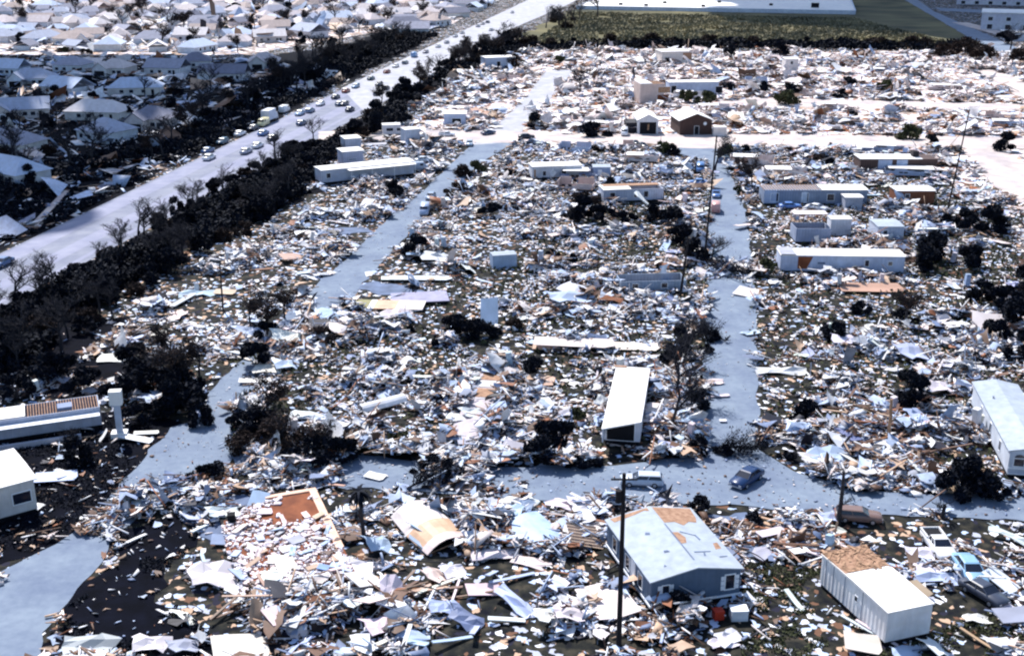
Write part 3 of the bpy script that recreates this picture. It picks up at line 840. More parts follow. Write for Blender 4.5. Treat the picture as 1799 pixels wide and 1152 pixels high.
# ------------------------------------------------------------------ the subdivision: gabled and hipped houses
def house_proto(k):
    t = thing('suburban_house', 'x', 'house', (0, 0, 0), 0, 'houses of the far subdivision')
    Lh, Dh, h = (16, 11, 3.0) if k % 3 == 0 else ((13, 12, 3.2) if k % 3 == 1 else (19, 10, 2.9))
    x0, y0 = -Lh / 2, -Dh / 2
    w = MB()
    w.box(x0, -x0, y0, -y0, 0, h)
    wing = k % 2 == 0
    gx0, gx1 = x0 + 1.0, x0 + 7.0
    if wing:
        w.box(gx0, gx1, y0 - 4.0, y0 - .01, 0, h)
        pr = [(gx0, h), (gx1, h), ((gx0 + gx1) / 2, h + 2.4)]
        w.loft([[(x, y0 - 4.0, z + .005) for x, z in pr], [(x, y0 - .02, z + .005) for x, z in pr]])
    o = w.build('wall', M['wall'], t)
    o['tint'] = 1
    r = MB()
    e, rise = .6, 3.4
    if k % 4 < 2:
        r.add([(x0 - e, y0 - e, h), (-x0 + e, y0 - e, h), (-x0 + e, -y0 + e, h), (x0 - e, -y0 + e, h), (x0 + Dh * .42, 0, h + rise), (-x0 - Dh * .42, 0, h + rise)],
              [(0, 1, 5, 4), (1, 2, 5), (2, 3, 4, 5), (3, 0, 4), (3, 2, 1, 0)])
    else:
        pr = [(y0 - e, h), (0, h + rise), (-y0 + e, h), (-y0 + e, h + .2), (0, h + rise + .2), (y0 - e, h + .2)]
        r.loft([[(x0 - e, y, z) for y, z in pr], [(-x0 + e, y, z) for y, z in pr]])
        pr = [(y0, h), (-y0, h), (0, h + rise)]
    if wing:
        cx = (gx0 + gx1) / 2
        pr = [(gx0 - .5, h - .1), (cx, h + 2.5), (gx1 + .5, h - .1), (gx1 + .5, h + .1), (cx, h + 2.75), (gx0 - .5, h + .1)]
        r.loft([[(x, y0 - 4.4, z) for x, z in pr], [(x, y0 + 1.5, z) for x, z in pr]])
    ro = r.build('roof', M['roof_brown'], t, (.4, .36, .36))
    if wing:
        MB().box(gx0 + .8, gx1 - .8, y0 - 4.06, y0 - 4.003, .05, 2.3).build('garage_door', M['trim'] if k % 4 else M['black'], t)
    for x in ((2.0, 4.5) if wing else (-4.5, -1, 3.5)):
        f = MB().box(x - .9, x + .9, y0 - .06, y0 - .003, .9, 2.3).build('window', M['trim'], t)
        MB().box(x - .75, x + .75, y0 - .09, y0 - .063, 1.0, 2.2).build('pane', M['glass'], f)
    MB().box(-x0 - 3.2, -x0 - 2.2, y0 - .06, y0 - .003, .05, 2.2).build('door', M['black'], t)
    return t


protos = [house_proto(k) for k in range(6)]
HOUSE_ROOFS = [(.34, .35, .44), (.58, .52, .54), (.62, .56, .56), (.40, .44, .56), (.70, .66, .68), (.46, .38, .36), (.20, .21, .28), (.52, .60, .76)]
HOUSE_WALLS = [(.80, .80, .84), (.78, .72, .70), (.72, .78, .86), (.80, .78, .76), (.66, .74, .86)]
house_list = []


def put_house(x, y, k, rz, sc=1.0, dmg=False):
    o = copy_tree(protos[k], None, rnd.choice(HOUSE_WALLS))
    o.location, o.rotation_euler = (x, y, 0), (0, 0, rz)
    o.scale = (sc, sc, sc)
    rc = rnd.choice(HOUSE_ROOFS)
    for ch in o.children:
        if ch.name.startswith('roof'):
            ch.color = (*rc, 1)
    FOOT.append([tuple((Vector((x, y, 0)) + rot2(p, rz)).xy) for p in ((-10, -11), (10, -11), (10, 7), (-10, 7))])
    return o


SUB = GP([(-40, -10), (905, -10), (745, 62), (640, 55), (560, 62), (420, 92), (-40, 92)])
perp = Vector((SDIR.y, -SDIR.x, 0))
hrow = 0
for iv in range(-8, 18):
    v = 585 + iv * 27.0
    row = []
    for iu in range(40):
        u = -470 + iu * 20.5 + (iv % 2) * 9 + rnd.uniform(-3, 3)
        p = SDIR * (v + rnd.uniform(-3.5, 3.5)) + perp * u
        if not inpoly(SUB, np.array([p.x]), np.array([p.y]))[0] or rnd.random() < 0.08:
            continue
        px, py = P(p.x, p.y)
        if px < -20 or py < 0 or py > 96:
            continue
        o = put_house(p.x, p.y, rnd.randrange(6), -YAW + rnd.choice((0, 0, math.pi / 2, math.pi)) + rnd.uniform(-.8, .8), rnd.uniform(.65, 1.1))
        row.append((px, o))
    if row:
        hrow += 1
        row.sort(key=lambda q: q[0])
        for i, (_, o) in enumerate(row):
            o['label'] = 'gabled subdivision house, %s from the left in the %s row beyond the shadow edge' % (ordinal(i + 1), ordinal(hrow))
near_h = [((22, 265), 0, -.15, 'long low house with a dull tiled roof and cream gable at the left edge'), ((35, 205), 2, .5, 'white-walled house with a slanting pale roof above the left-edge house'), ((270, 222), 4, .1, 'house with a large pale gable standing in cloud shade left of the highway'),
          ((190, 245), 1, -.4, 'white collapsed house with a drooping roof in front of the large pale gable'), ((175, 208), 5, 0, 'orange-brown stripped house with one white roof edge in cloud shade'), ((295, 130), 3, 0, 'blue-white gabled house near the shade edge'),
          ((395, 140), 2, .1, 'broad pale house with a slanted blue roof above the highway trees'), ((60, 148), 0, .2, 'dark-roofed house with white sloping trim at the upper left'), ((130, 125), 1, 0, 'large dark-roofed house along the shade edge'), ((240, 165), 5, .3, 'small wrecked house with brown timbers showing'),
          ((465, 118), 4, .3, 'house half hidden by bare trees above the highway'), ((120, 165), 3, -.3, 'low tan house between two dark trees in the shade'), ((8, 130), 2, 0, 'white-gabled house at the left edge by the shade line'), ((345, 118), 1, .4, 'narrow white gabled house left of the broad pale house'),
          ((20, 315), 5, -.4, 'half-collapsed pale house at the left edge above the footpath'), ((205, 130), 4, 0, 'brown house with a ruined roof along the shade edge')]
for (px, k, dr, lab) in near_h:
    p = G(*px)
    o = put_house(p.x, p.y, k, -YAW + dr, .95)
    o['label'] = lab
    o['group'] = 'houses in cloud shade left of the highway'
    landmark('the ' + ' '.join(lab.split()[:4]), p.x, p.y) if False else None
for p_ in protos:
    drop(p_)

# ------------------------------------------------------------------ vehicles
def section(x, w, zb, zm, zt):
    return [(x, -w * .9, zb), (x, -w, zb + .12), (x, -w, zm), (x, -w * .9, zt), (x, w * .9, zt), (x, w, zm), (x, w, zb + .12), (x, w * .9, zb)]


def car_proto(kind):
    names = {'sedan': 'parked_car', 'wagon': 'station_wagon', 'van': 'white_van', 'pickup': 'pickup_truck'}
    t = thing({'sedan': 'sedan_car', 'wagon': 'station_wagon', 'van': 'panel_van', 'pickup': 'pickup_truck'}[kind], 'x', 'car')
    b = MB()
    if kind == 'van':
        b.loft([section(-2.5, .92, .35, 1.2, 1.95), section(-2.4, .96, .28, 1.3, 2.1), section(1.3, .96, .28, 1.3, 2.1), section(1.9, .95, .28, 1.0, 1.35), section(2.45, .9, .32, .85, 1.1), section(2.55, .85, .4, .7, .9)])
    else:
        b.loft([section(-2.42, .80, .42, .68, .82), section(-2.3, .88, .30, .76, .92), section(-1.2, .90, .26, .80, .97), section(.9, .90, .26, .80, .97), section(2.05, .88, .28, .72, .87), section(2.32, .82, .34, .62, .76), section(2.4, .76, .42, .58, .68)])
    o = b.build('body', M['paint'], t, WHITE, True)
    o['tint'] = 1

    def frus(m, xb0, xb1, xt0, xt1, wb, wt_, zb, zt):
        m.add([(xb0, -wb, zb), (xb1, -wb, zb), (xb1, wb, zb), (xb0, wb, zb), (xt0, -wt_, zt), (xt1, -wt_, zt), (xt1, wt_, zt), (xt0, wt_, zt)],
              [(3, 2, 1, 0), (4, 5, 6, 7), (0, 1, 5, 4), (1, 2, 6, 5), (2, 3, 7, 6), (3, 0, 4, 7)])
    if kind != 'van':
        xb0, xb1, xt0, xt1 = {'sedan': (-1.75, 1.05, -1.1, .30), 'wagon': (-2.28, 1.05, -2.0, .32), 'pickup': (-.55, 1.05, -.42, .35)}[kind]
        gm = MB()
        frus(gm, xb0, xb1, xt0, xt1, .80, .64, .95, 1.36)
        gm.build('window', M['glass'], t)
        rm = MB()
        frus(rm, xt0 - .06, xt1 + .06, xt0 + .1, xt1 - .1, .67, .55, 1.362, 1.43)
        for s in (-1, 1):
            for (xb, xt) in ((xb0, xt0), (xb1, xt1), ((xb0 + xb1) / 2, (xt0 + xt1) / 2)):
                rm.tube((xb, s * .815, .95), (xt, s * .655, 1.37), .055, .045, 4)
        ro = rm.build('roof', M['paint'], t, WHITE)
        ro['tint'] = 1
        if kind == 'pickup':
            MB().box(-2.2, -.7, -.72, .72, .975, .99).build('cargo_bed', M['black'], t)
            bm_ = MB().box(-2.35, -.62, -.90, -.78, .98, 1.12).box(-2.35, -.62, .78, .90, .98, 1.12).box(-2.35, -2.25, -.775, .775, .98, 1.12)
            bo = bm_.build('bed_side', M['paint'], t, WHITE)
            bo['tint'] = 1
    else:
        gm = MB()
        gm.add([(1.36, -.8, 2.0), (1.36, .8, 2.0), (1.93, .84, 1.42), (1.93, -.84, 1.42)], [(0, 1, 2, 3)])
        gm.box(.4, 1.2, -.975, -.965, 1.35, 1.85).box(.4, 1.2, .965, .975, 1.35, 1.85)
        gm.build('window', M['glass'], t)
    for x in (-1.4, 1.4):
        for s in (-1, 1):
            w = MB().tube((x, s * .72, .32), (x, s * .92, .32), .32, .32, 14).build('wheel', M['rubber'], t)
            MB().tube((x, s * .921, .32), (x, s * .93, .32), .19, .17, 10).build('rim', M['steel'], w)
    fx, fz = (2.42, .60) if kind != 'van' else (2.57, .75)
    for s in (-1, 1):
        MB().box(fx - .07, fx, s * .58 - .14, s * .58 + .14, fz - .07, fz + .07).build('headlight', M['lamp'], t)
    MB().box(fx - .06, fx + .03, -.82, .82, .36, .48).build('bumper', M['steel'], t)
    rx = -2.45 if kind != 'van' else -2.53
    for s in (-1, 1):
        MB().box(rx, rx + .06, s * .62 - .14, s * .62 + .14, .62, .76).build('taillight', M['red'], t)
    return t


CARS = {k: car_proto(k) for k in ('sedan', 'wagon', 'van', 'pickup')}


def put_car(kind, px, heading, col, label, group=None, z=0.1, far=False, sc=1.0):
    """heading: ground pixel the nose points to, or an angle"""
    p = G(*px)
    c = copy_tree(CARS[kind], None, col)
    if isinstance(heading, tuple):
        q = G(*heading) - p
        heading = math.atan2(q.y, q.x)
    c.location, c.rotation_euler = (p.x, p.y, z), (0, 0, heading)
    c.scale = (sc, sc, sc)
    c['label'] = label
    c['category'] = {'sedan': 'car', 'wagon': 'station wagon', 'van': 'van', 'pickup': 'pickup truck'}[kind]
    if group:
        c['group'] = group
    if far:
        for ch in list(c.children):
            if ch.name.split('.')[0] in ('headlight', 'taillight', 'bumper'):
                drop(ch)
    FOOT.append([tuple((p + rot2(v, heading)).xy) for v in ((-2.7, -1.2), (2.7, -1.2), (2.7, 1.2), (-2.7, 1.2))])
    return c


B_, K_ = (.055, .115, .26), (.02, .03, .06)
put_car('sedan', (1311, 848), (1284, 866), (.010, .034, .110), 'dark blue sedan standing in the street junction', sc=1.05)
put_car('wagon', (1127, 852), (1070, 850), (.50, .56, .66), 'silver station wagon parked in the street above the double-wide home', sc=1.0)
put_car('pickup', (1648, 968), (1672, 1000), (.78, .78, .80), 'white pickup nosed into the rubble right of the white trailer', sc=1.12)
put_car('sedan', (1702, 1012), (1725, 1045), (.24, .42, .62), 'light blue sedan half buried in front of the white pickup', sc=1.12)
put_car('sedan', (1727, 1050), (1760, 1070), (.05, .06, .09), 'dark crushed car with boards over it in front of the light blue sedan')
put_car('wagon', (1507, 915), (1540, 918), (.20, .13, .11), 'wrecked brown wagon beside the snapped tree trunk')
put_car('sedan', (858, 237), (900, 230), (.02, .05, .12), 'dark sedan driving at the left street corner')
put_car('sedan', (825, 256), (822, 275), (.32, .42, .54), 'grey-blue car coming down the left street from the corner')
put_car('sedan', (925, 244), (960, 244), (.01, .015, .03), 'black car on the cross street right of the corner')
put_car('pickup', (1115, 256), (1140, 262), (.015, .03, .07), 'dark pickup on the cross street in front of the open white garage')
put_car('sedan', (1128, 260), (1160, 270), (.01, .02, .04), 'black car close behind the dark pickup on the cross street')
put_car('van', (1097, 238), (1096, 252), (.74, .76, .82), 'white van left of the open white garage')
put_car('sedan', (757, 350), (740, 372), (.20, .28, .42), 'blue-grey car at the edge of the left street')
put_car('van', (746, 376), (740, 395), (.34, .42, .60), 'pale blue van just below the blue-grey car on the left street')
put_car('pickup', (1258, 346), (1257, 370), (.10, .20, .45), 'blue pickup on the right street behind the red-backed van')
put_car('van', (1257, 372), (1257, 340), (.62, .34, .32), 'white and red van parked on the right street')
put_car('sedan', (1388, 367), (1430, 367), (.13, .26, .60), 'bright blue car in front of the long blue-grey trailer')
put_car('sedan', (1435, 370), (1470, 376), (.70, .72, .78), 'white car right of the bright blue car by the long trailer')
put_car('sedan', (1225, 325), (1180, 325), (.12, .24, .52), 'blue car left of the right street among the rubble')
put_car('van', (1230, 302), (1228, 320), (.10, .22, .50), 'blue van at the upper end of the right street')
put_car('sedan', (745, 285), (790, 282), (.60, .64, .70), 'pale car parked behind the long awning trailer')
put_car('van', (735, 300), (790, 298), (.40, .48, .60), 'grey-blue van at the end of the long awning trailer')
put_car('pickup', (785, 240), (820, 240), (.66, .70, .78), 'white pickup near the cross street left of the corner')
HWC = [(5, 468, 'sedan', B_), (368, 281, 'sedan', WHITE), (366, 269, 'sedan', B_), (391, 253, 'wagon', (.04, .10, .16)), (422, 239, 'sedan', WHITE), (433, 270, 'sedan', GREY), (453, 260, 'sedan', (.7, .72, .76)), (463, 238, 'sedan', (.10, .20, .42)),
       (445, 229, 'sedan', K_), (463, 222, 'van', (.75, .68, .40)), (500, 198, 'van', WHITE), (527, 203, 'sedan', (.36, .48, .66)), (545, 198, 'wagon', (.20, .26, .38)), (563, 186, 'sedan', WHITE), (530, 220, 'sedan', (.06, .10, .2)), (480, 246, 'sedan', K_), (590, 174, 'sedan', K_),
       (597, 186, 'sedan', (.10, .14, .22)), (605, 186, 'pickup', K_), (615, 196, 'sedan', K_), (608, 163, 'sedan', (.30, .07, .04)), (625, 155, 'wagon', (.16, .28, .46)), (652, 141, 'sedan', (.03, .08, .12)), (663, 168, 'wagon', (.22, .24, .30)), (678, 158, 'pickup', K_),
       (666, 151, 'sedan', K_), (680, 129, 'sedan', (.22, .05, .04)), (695, 119, 'sedan', (.72, .72, .74)), (712, 113, 'wagon', (.16, .18, .24)), (728, 101, 'van', (.20, .34, .58)), (748, 94, 'sedan', (.18, .18, .24)), (785, 77, 'sedan', (.3, .32, .4)), (840, 48, 'sedan', GREY), (848, 44, 'sedan', (.3, .3, .36)),
       (857, 41, 'wagon', (.2, .2, .26)), (863, 55, 'sedan', (.35, .38, .46)), (800, 66, 'sedan', GREY), (812, 60, 'sedan', (.5, .5, .55)), (770, 84, 'sedan', WHITE), (900, 24, 'sedan', GREY)]
HWC.sort(key=lambda q: q[0])
CN = {WHITE: 'white', B_: 'dark blue', K_: 'blackish', GREY: 'grey'}
for i, (x, y, k, c) in enumerate(HWC):
    cn = CN.get(c) or ('red' if c[0] > c[2] * 2 else 'cream' if c[0] > .6 and c[2] < .6 else 'pale' if min(c) > .4 else 'blue' if c[2] > c[0] * 1.6 else 'grey')
    put_car(k, (x, y), math.pi / 2 - YAW + (0 if i % 3 else math.pi), c, '%s %s on the highway, %s vehicle from the left' % (cn, {'sedan': 'car', 'wagon': 'wagon', 'van': 'van', 'pickup': 'pickup'}[k], ordinal(i + 1)), 'vehicles on the highway', 0.11, True, 1.1)
for c in CARS.values():
    drop(c)
# the large white truck in the queue
p = G(475, 214)
t = thing('box_truck', 'large white box truck standing in the highway traffic', 'truck', (p.x, p.y, .1), math.pi / 2 - YAW)
MB().box(-4.2, 2.0, -1.3, 1.3, .95, 3.9).build('cargo_box', M['wall'], t, (.72, .76, .84))
m = MB()
m.loft([[(2.05, y, z) for y, z in ((-1.2, .6), (1.2, .6), (1.2, 2.7), (-1.2, 2.7))], [(3.4, y, z) for y, z in ((-1.2, .6), (1.2, .6), (1.15, 2.6), (-1.15, 2.6))], [(4.0, y, z) for y, z in ((-1.15, .6), (1.15, .6), (1.1, 1.6), (-1.1, 1.6))]])
m.build('cab', M['wall'], t, (.7, .72, .78))
MB().add([(3.43, -1.05, 2.5), (3.43, 1.05, 2.5), (4.0, 1.05, 1.66), (4.0, -1.05, 1.66)], [(0, 1, 2, 3)]).build('windscreen', M['glass'], t)
for x in (-3, 2.9):
    for s in (-1, 1):
        MB().tube((x, s * .9, .48), (x, s * 1.2, .48), .48, .48, 12).build('wheel', M['rubber'], t)
landmark('the large white box truck', p.x, p.y)

# ------------------------------------------------------------------ poles
def util_pole(px, hgt, lean, label, arms=True, r=.17, extra=True):
    p = G(*px)
    t = thing('utility_pole', label, 'utility pole', (p.x, p.y, 0))
    top = (lean[0], lean[1], hgt)
    MB().tube((0, 0, -.2), top, r * 1.25, r * .8, 8).build('shaft', M['creosote'], t)
    if arms:
        MB().box(top[0] - 1.1, top[0] + 1.1, top[1] - .28, top[1] - .16, hgt - .5, hgt - .36).build('crossarm', M['creosote'], t)
        for x in (-.9, -.35, .35, .9):
            MB().tube((top[0] + x, top[1] - .22, hgt - .358), (top[0] + x, top[1] - .22, hgt - .15), .06, .05, 6).build('insulator', M['lamp'], t)
    if extra:
        MB().tube((top[0] - .42, top[1] - .1, hgt - 2.6), (top[0] - .42, top[1] - .1, hgt - 1.5), .26, .26, 10).build('transformer', M['creosote'], t)
    return t


util_pole((1087, 1132), 16.6, (-.05, 0), 'tall dark utility pole with a crossarm in front of the double-wide home', r=.20)
util_pole((1236, 470), 24, (1.0, 0), 'tall thin dark pole on the left kerb of the right street', False, .16, False)
util_pole((1664, 372), 22, (2.0, 0), 'leaning dark pole right of the rust-brown trailer', False, .15, False)
util_pole((392, 545), 8, (.1, 0), 'short thin double pole stub left of the left street', False, .13, False)
util_pole((1195, 520), 10, (.9, 0), 'snapped leaning pole left of the right street below the low shell', False, .18, False)
landmark('the tall dark utility pole', *G(1087, 1132).xy)

# ------------------------------------------------------------------ trees
def branch(m, p, d, ln, r, depth, rg, twigs):
    n = 3 if depth > 1 else 2
    q = p
    for i in range(n):
        e = q + d * (ln / n)
        m.tube(q, e, r * (1 - i / n * .45), r * (1 - (i + 1) / n * .45), 5 if depth > 2 else 3)
        q = e
        d = (d + Vector((rg.uniform(-.22, .22), rg.uniform(-.22, .22), rg.uniform(-.08, .16)))).normalized()
        if depth > 0 and (i > 0 or depth < 4):
            for _ in range(2 if depth > 1 else 3):
                a = rg.uniform(0, 6.28)
                s = Vector((math.cos(a), math.sin(a), rg.uniform(.0, .7)))
                nd = (d * .55 + s * .75).normalized()
                branch(twigs, q, nd, ln * rg.uniform(.45, .65), max(.022, r * .48), depth - 1, rg, twigs)


def bare_tree(seed, h, spread=1.0, leafy=0.0, leafmat='leaf_brown'):
    rg = random.Random(seed)
    t = thing('bare_tree', 'x', 'tree')
    tr, tw = MB(), MB()
    base = Vector((0, 0, -.1))
    d = Vector((rg.uniform(-.12, .12), rg.uniform(-.12, .12), 1)).normalized()
    branch(tr, base, d, h * .55, h * .028 + .04, 4, rg, tw)
    if spread != 1.0:
        tw.v = [(x * spread, y * spread, z) for x, y, z in tw.v]
    tr.build('trunk', M['bark'], t)
    c = tw.build('crown', M['twig'], t)
    if leafy:
        lf = MB()
        vs = tw.v
        for _ in range(int(900 * leafy)):
            x, y, z = vs[rg.randrange(len(vs))]
            if z < h * .25:
                continue
            leafquad(lf, Vector((x, y, z)) + Vector((rg.gauss(0, .25), rg.gauss(0, .25), rg.gauss(0, .2))), rg.uniform(.10, .24), rg)
        lf.build('foliage', M[leafmat], c)
    return t


def leafquad(m, p, s, rg):
    a = Vector((rg.gauss(0, 1), rg.gauss(0, 1), rg.gauss(0, 1))).normalized()
    b = a.orthogonal().normalized()
    c = a.cross(b)
    an = rg.uniform(0, 6.28)
    b, c = b * math.cos(an) + c * math.sin(an), c * math.cos(an) - b * math.sin(an)
    m.add([p - b * s, p + c * s * .55, p + b * s, p - c * s * .55], [(0, 1, 2, 3)])


def bush_proto(seed, name, cat, rx, ry, rz_, n, leafmat, size=(.16, .34), trunk_h=0.0, lumps=7, stems=True):
    rg = random.Random(seed)
    t = thing(name, 'x', cat)
    tw = MB()
    lf = MB()
    cs = []
    for i in range(lumps):
        a, q = rg.uniform(0, 6.28), rg.random() ** .5
        cs.append((Vector((math.cos(a) * rx * q * .85, math.sin(a) * ry * q * .85, trunk_h + rz_ * rg.uniform(.15, 1.5) * (1.1 - .5 * q))), rg.uniform(.20, .52)))
    for c, s in cs:
        tw.tube((c.x * .15, c.y * .15, -.1), c, .05 + trunk_h * .02, .02, 4)
        for _ in range(n // lumps):
            v = Vector((rg.gauss(0, 1), rg.gauss(0, 1), rg.gauss(0, 1))).normalized() * (rg.random() ** .45)
            p = c + Vector((v.x * rx * s, v.y * ry * s, v.z * rz_ * s * 1.1))
            if p.z > .02:
                leafquad(lf, p, rg.uniform(*size), rg)
        for _ in range(16):
            v = Vector((rg.gauss(0, 1), rg.gauss(0, 1), rg.gauss(.4, 1))).normalized()
            tw.tube(c, c + Vector((v.x * rx * s * 1.4, v.y * ry * s * 1.4, v.z * rz_ * s * 1.4)), .025, .012, 3)
    if trunk_h > 0:
        tw.tube((0, 0, -.1), (0, 0, trunk_h + rz_ * .4), .2, .1, 6)
    tw.build('trunk', M['bark'], t)
    lf.build('crown', M[leafmat], t)
    return t


def palm_proto(seed, h):
    rg = random.Random(seed)
    t = thing('ragged_palm', 'x', 'palm tree')
    m = MB()
    q = Vector((0, 0, -.1))
    for i in range(5):
        e = q + Vector((.06, .02, h / 5))
        m.tube(q, e, .22 - .015 * i, .205 - .015 * i, 8)
        q = e
    m.build('trunk', M['bark'], t)
    f = MB()
    for i in range(46):
        a, up = rg.uniform(0, 6.28), rg.uniform(-.9, .8)
        d = Vector((math.cos(a), math.sin(a), up)).normalized()
        p = q.copy()
        ln = rg.uniform(1.2, 2.0)
        side = Vector((-d.y, d.x, 0)).normalized()
        for s in range(5):
            e = p + d * ln / 5
            w0, w1 = .20 * (1 - s / 6), .20 * (1 - (s + 1) / 6)
            f.add([p - side * w0, p + side * w0, e + side * w1, e - side * w1], [(0, 1, 2, 3)])
            p = e
            d = (d + Vector((0, 0, -.32))).normalized()
    f.build('crown', M['leaf'], t)
    return t


TP = {
    'bare': [bare_tree(s, 8.5, 1.15) for s in (1, 2, 3, 4)],
    'brown': [bare_tree(s, 7.0, 1.2, 1.0, 'leaf_brown') for s in (11, 12, 13)],
    'dark': [bush_proto(s, 'dark_tree', 'tree', 3.1, 2.2, 1.9, 2400, 'leaf', (.16, .38), .7, 8) for s in (21, 22, 23)],
    'bush': [bush_proto(s, 'dark_bush', 'bush', 1.7, 1.5, 1.0, 1300, 'leaf', (.14, .28), 0, 7) for s in (31, 32, 33)],
    'olive': [bush_proto(s, 'olive_bush', 'bush', 1.8, 1.6, 1.3, 1300, 'leaf_olive', (.14, .28), .3, 7) for s in (41, 42)],
    'brush': [bush_proto(s, 'brown_thicket', 'bush', 2.6, 2.2, 1.5, 2000, 'leaf_brown', (.12, .26), .2, 10) for s in (51, 52)],
    'conifer': [bush_proto(61, 'dark_conifer', 'tree', 3.2, 2.4, 2.5, 3600, 'leaf', (.18, .34), .4, 12)],
    'palm': [palm_proto(71, 5.2)],
}
TNAME = {'bare': 'bare grey tree', 'brown': 'brown leafed broken tree', 'dark': 'dark leafed tree', 'bush': 'dark bush', 'olive': 'olive bush', 'brush': 'brown thicket', 'conifer': 'big dark conifer', 'palm': 'ragged dark palm'}
TCAT = {'bare': 'tree', 'brown': 'tree', 'dark': 'tree', 'bush': 'bush', 'olive': 'bush', 'brush': 'bush', 'conifer': 'tree', 'palm': 'palm tree'}
LEAN = {}


def put_tree(kind, x, y, sc=1.0, label=None, group=None, szx=1.0, lean=0.0):
    o = copy_tree(rnd.choice(TP[kind]))
    o.location = (x, y, 0)
    o.rotation_euler = (lean * math.cos(x), lean, rnd.uniform(0, 6.28))
    o.scale = (sc * szx, sc * szx, sc)
    if label:
        o['label'] = label
    else:
        NAMED_LATER.append((o, TNAME[kind], x, y, {'tree': 'standing', 'bush': 'growing', 'palm tree': 'standing'}[TCAT[kind]]))
    o['category'] = TCAT[kind]
    o['group'] = group or TNAME[kind] + 's among the wreckage'
    return o


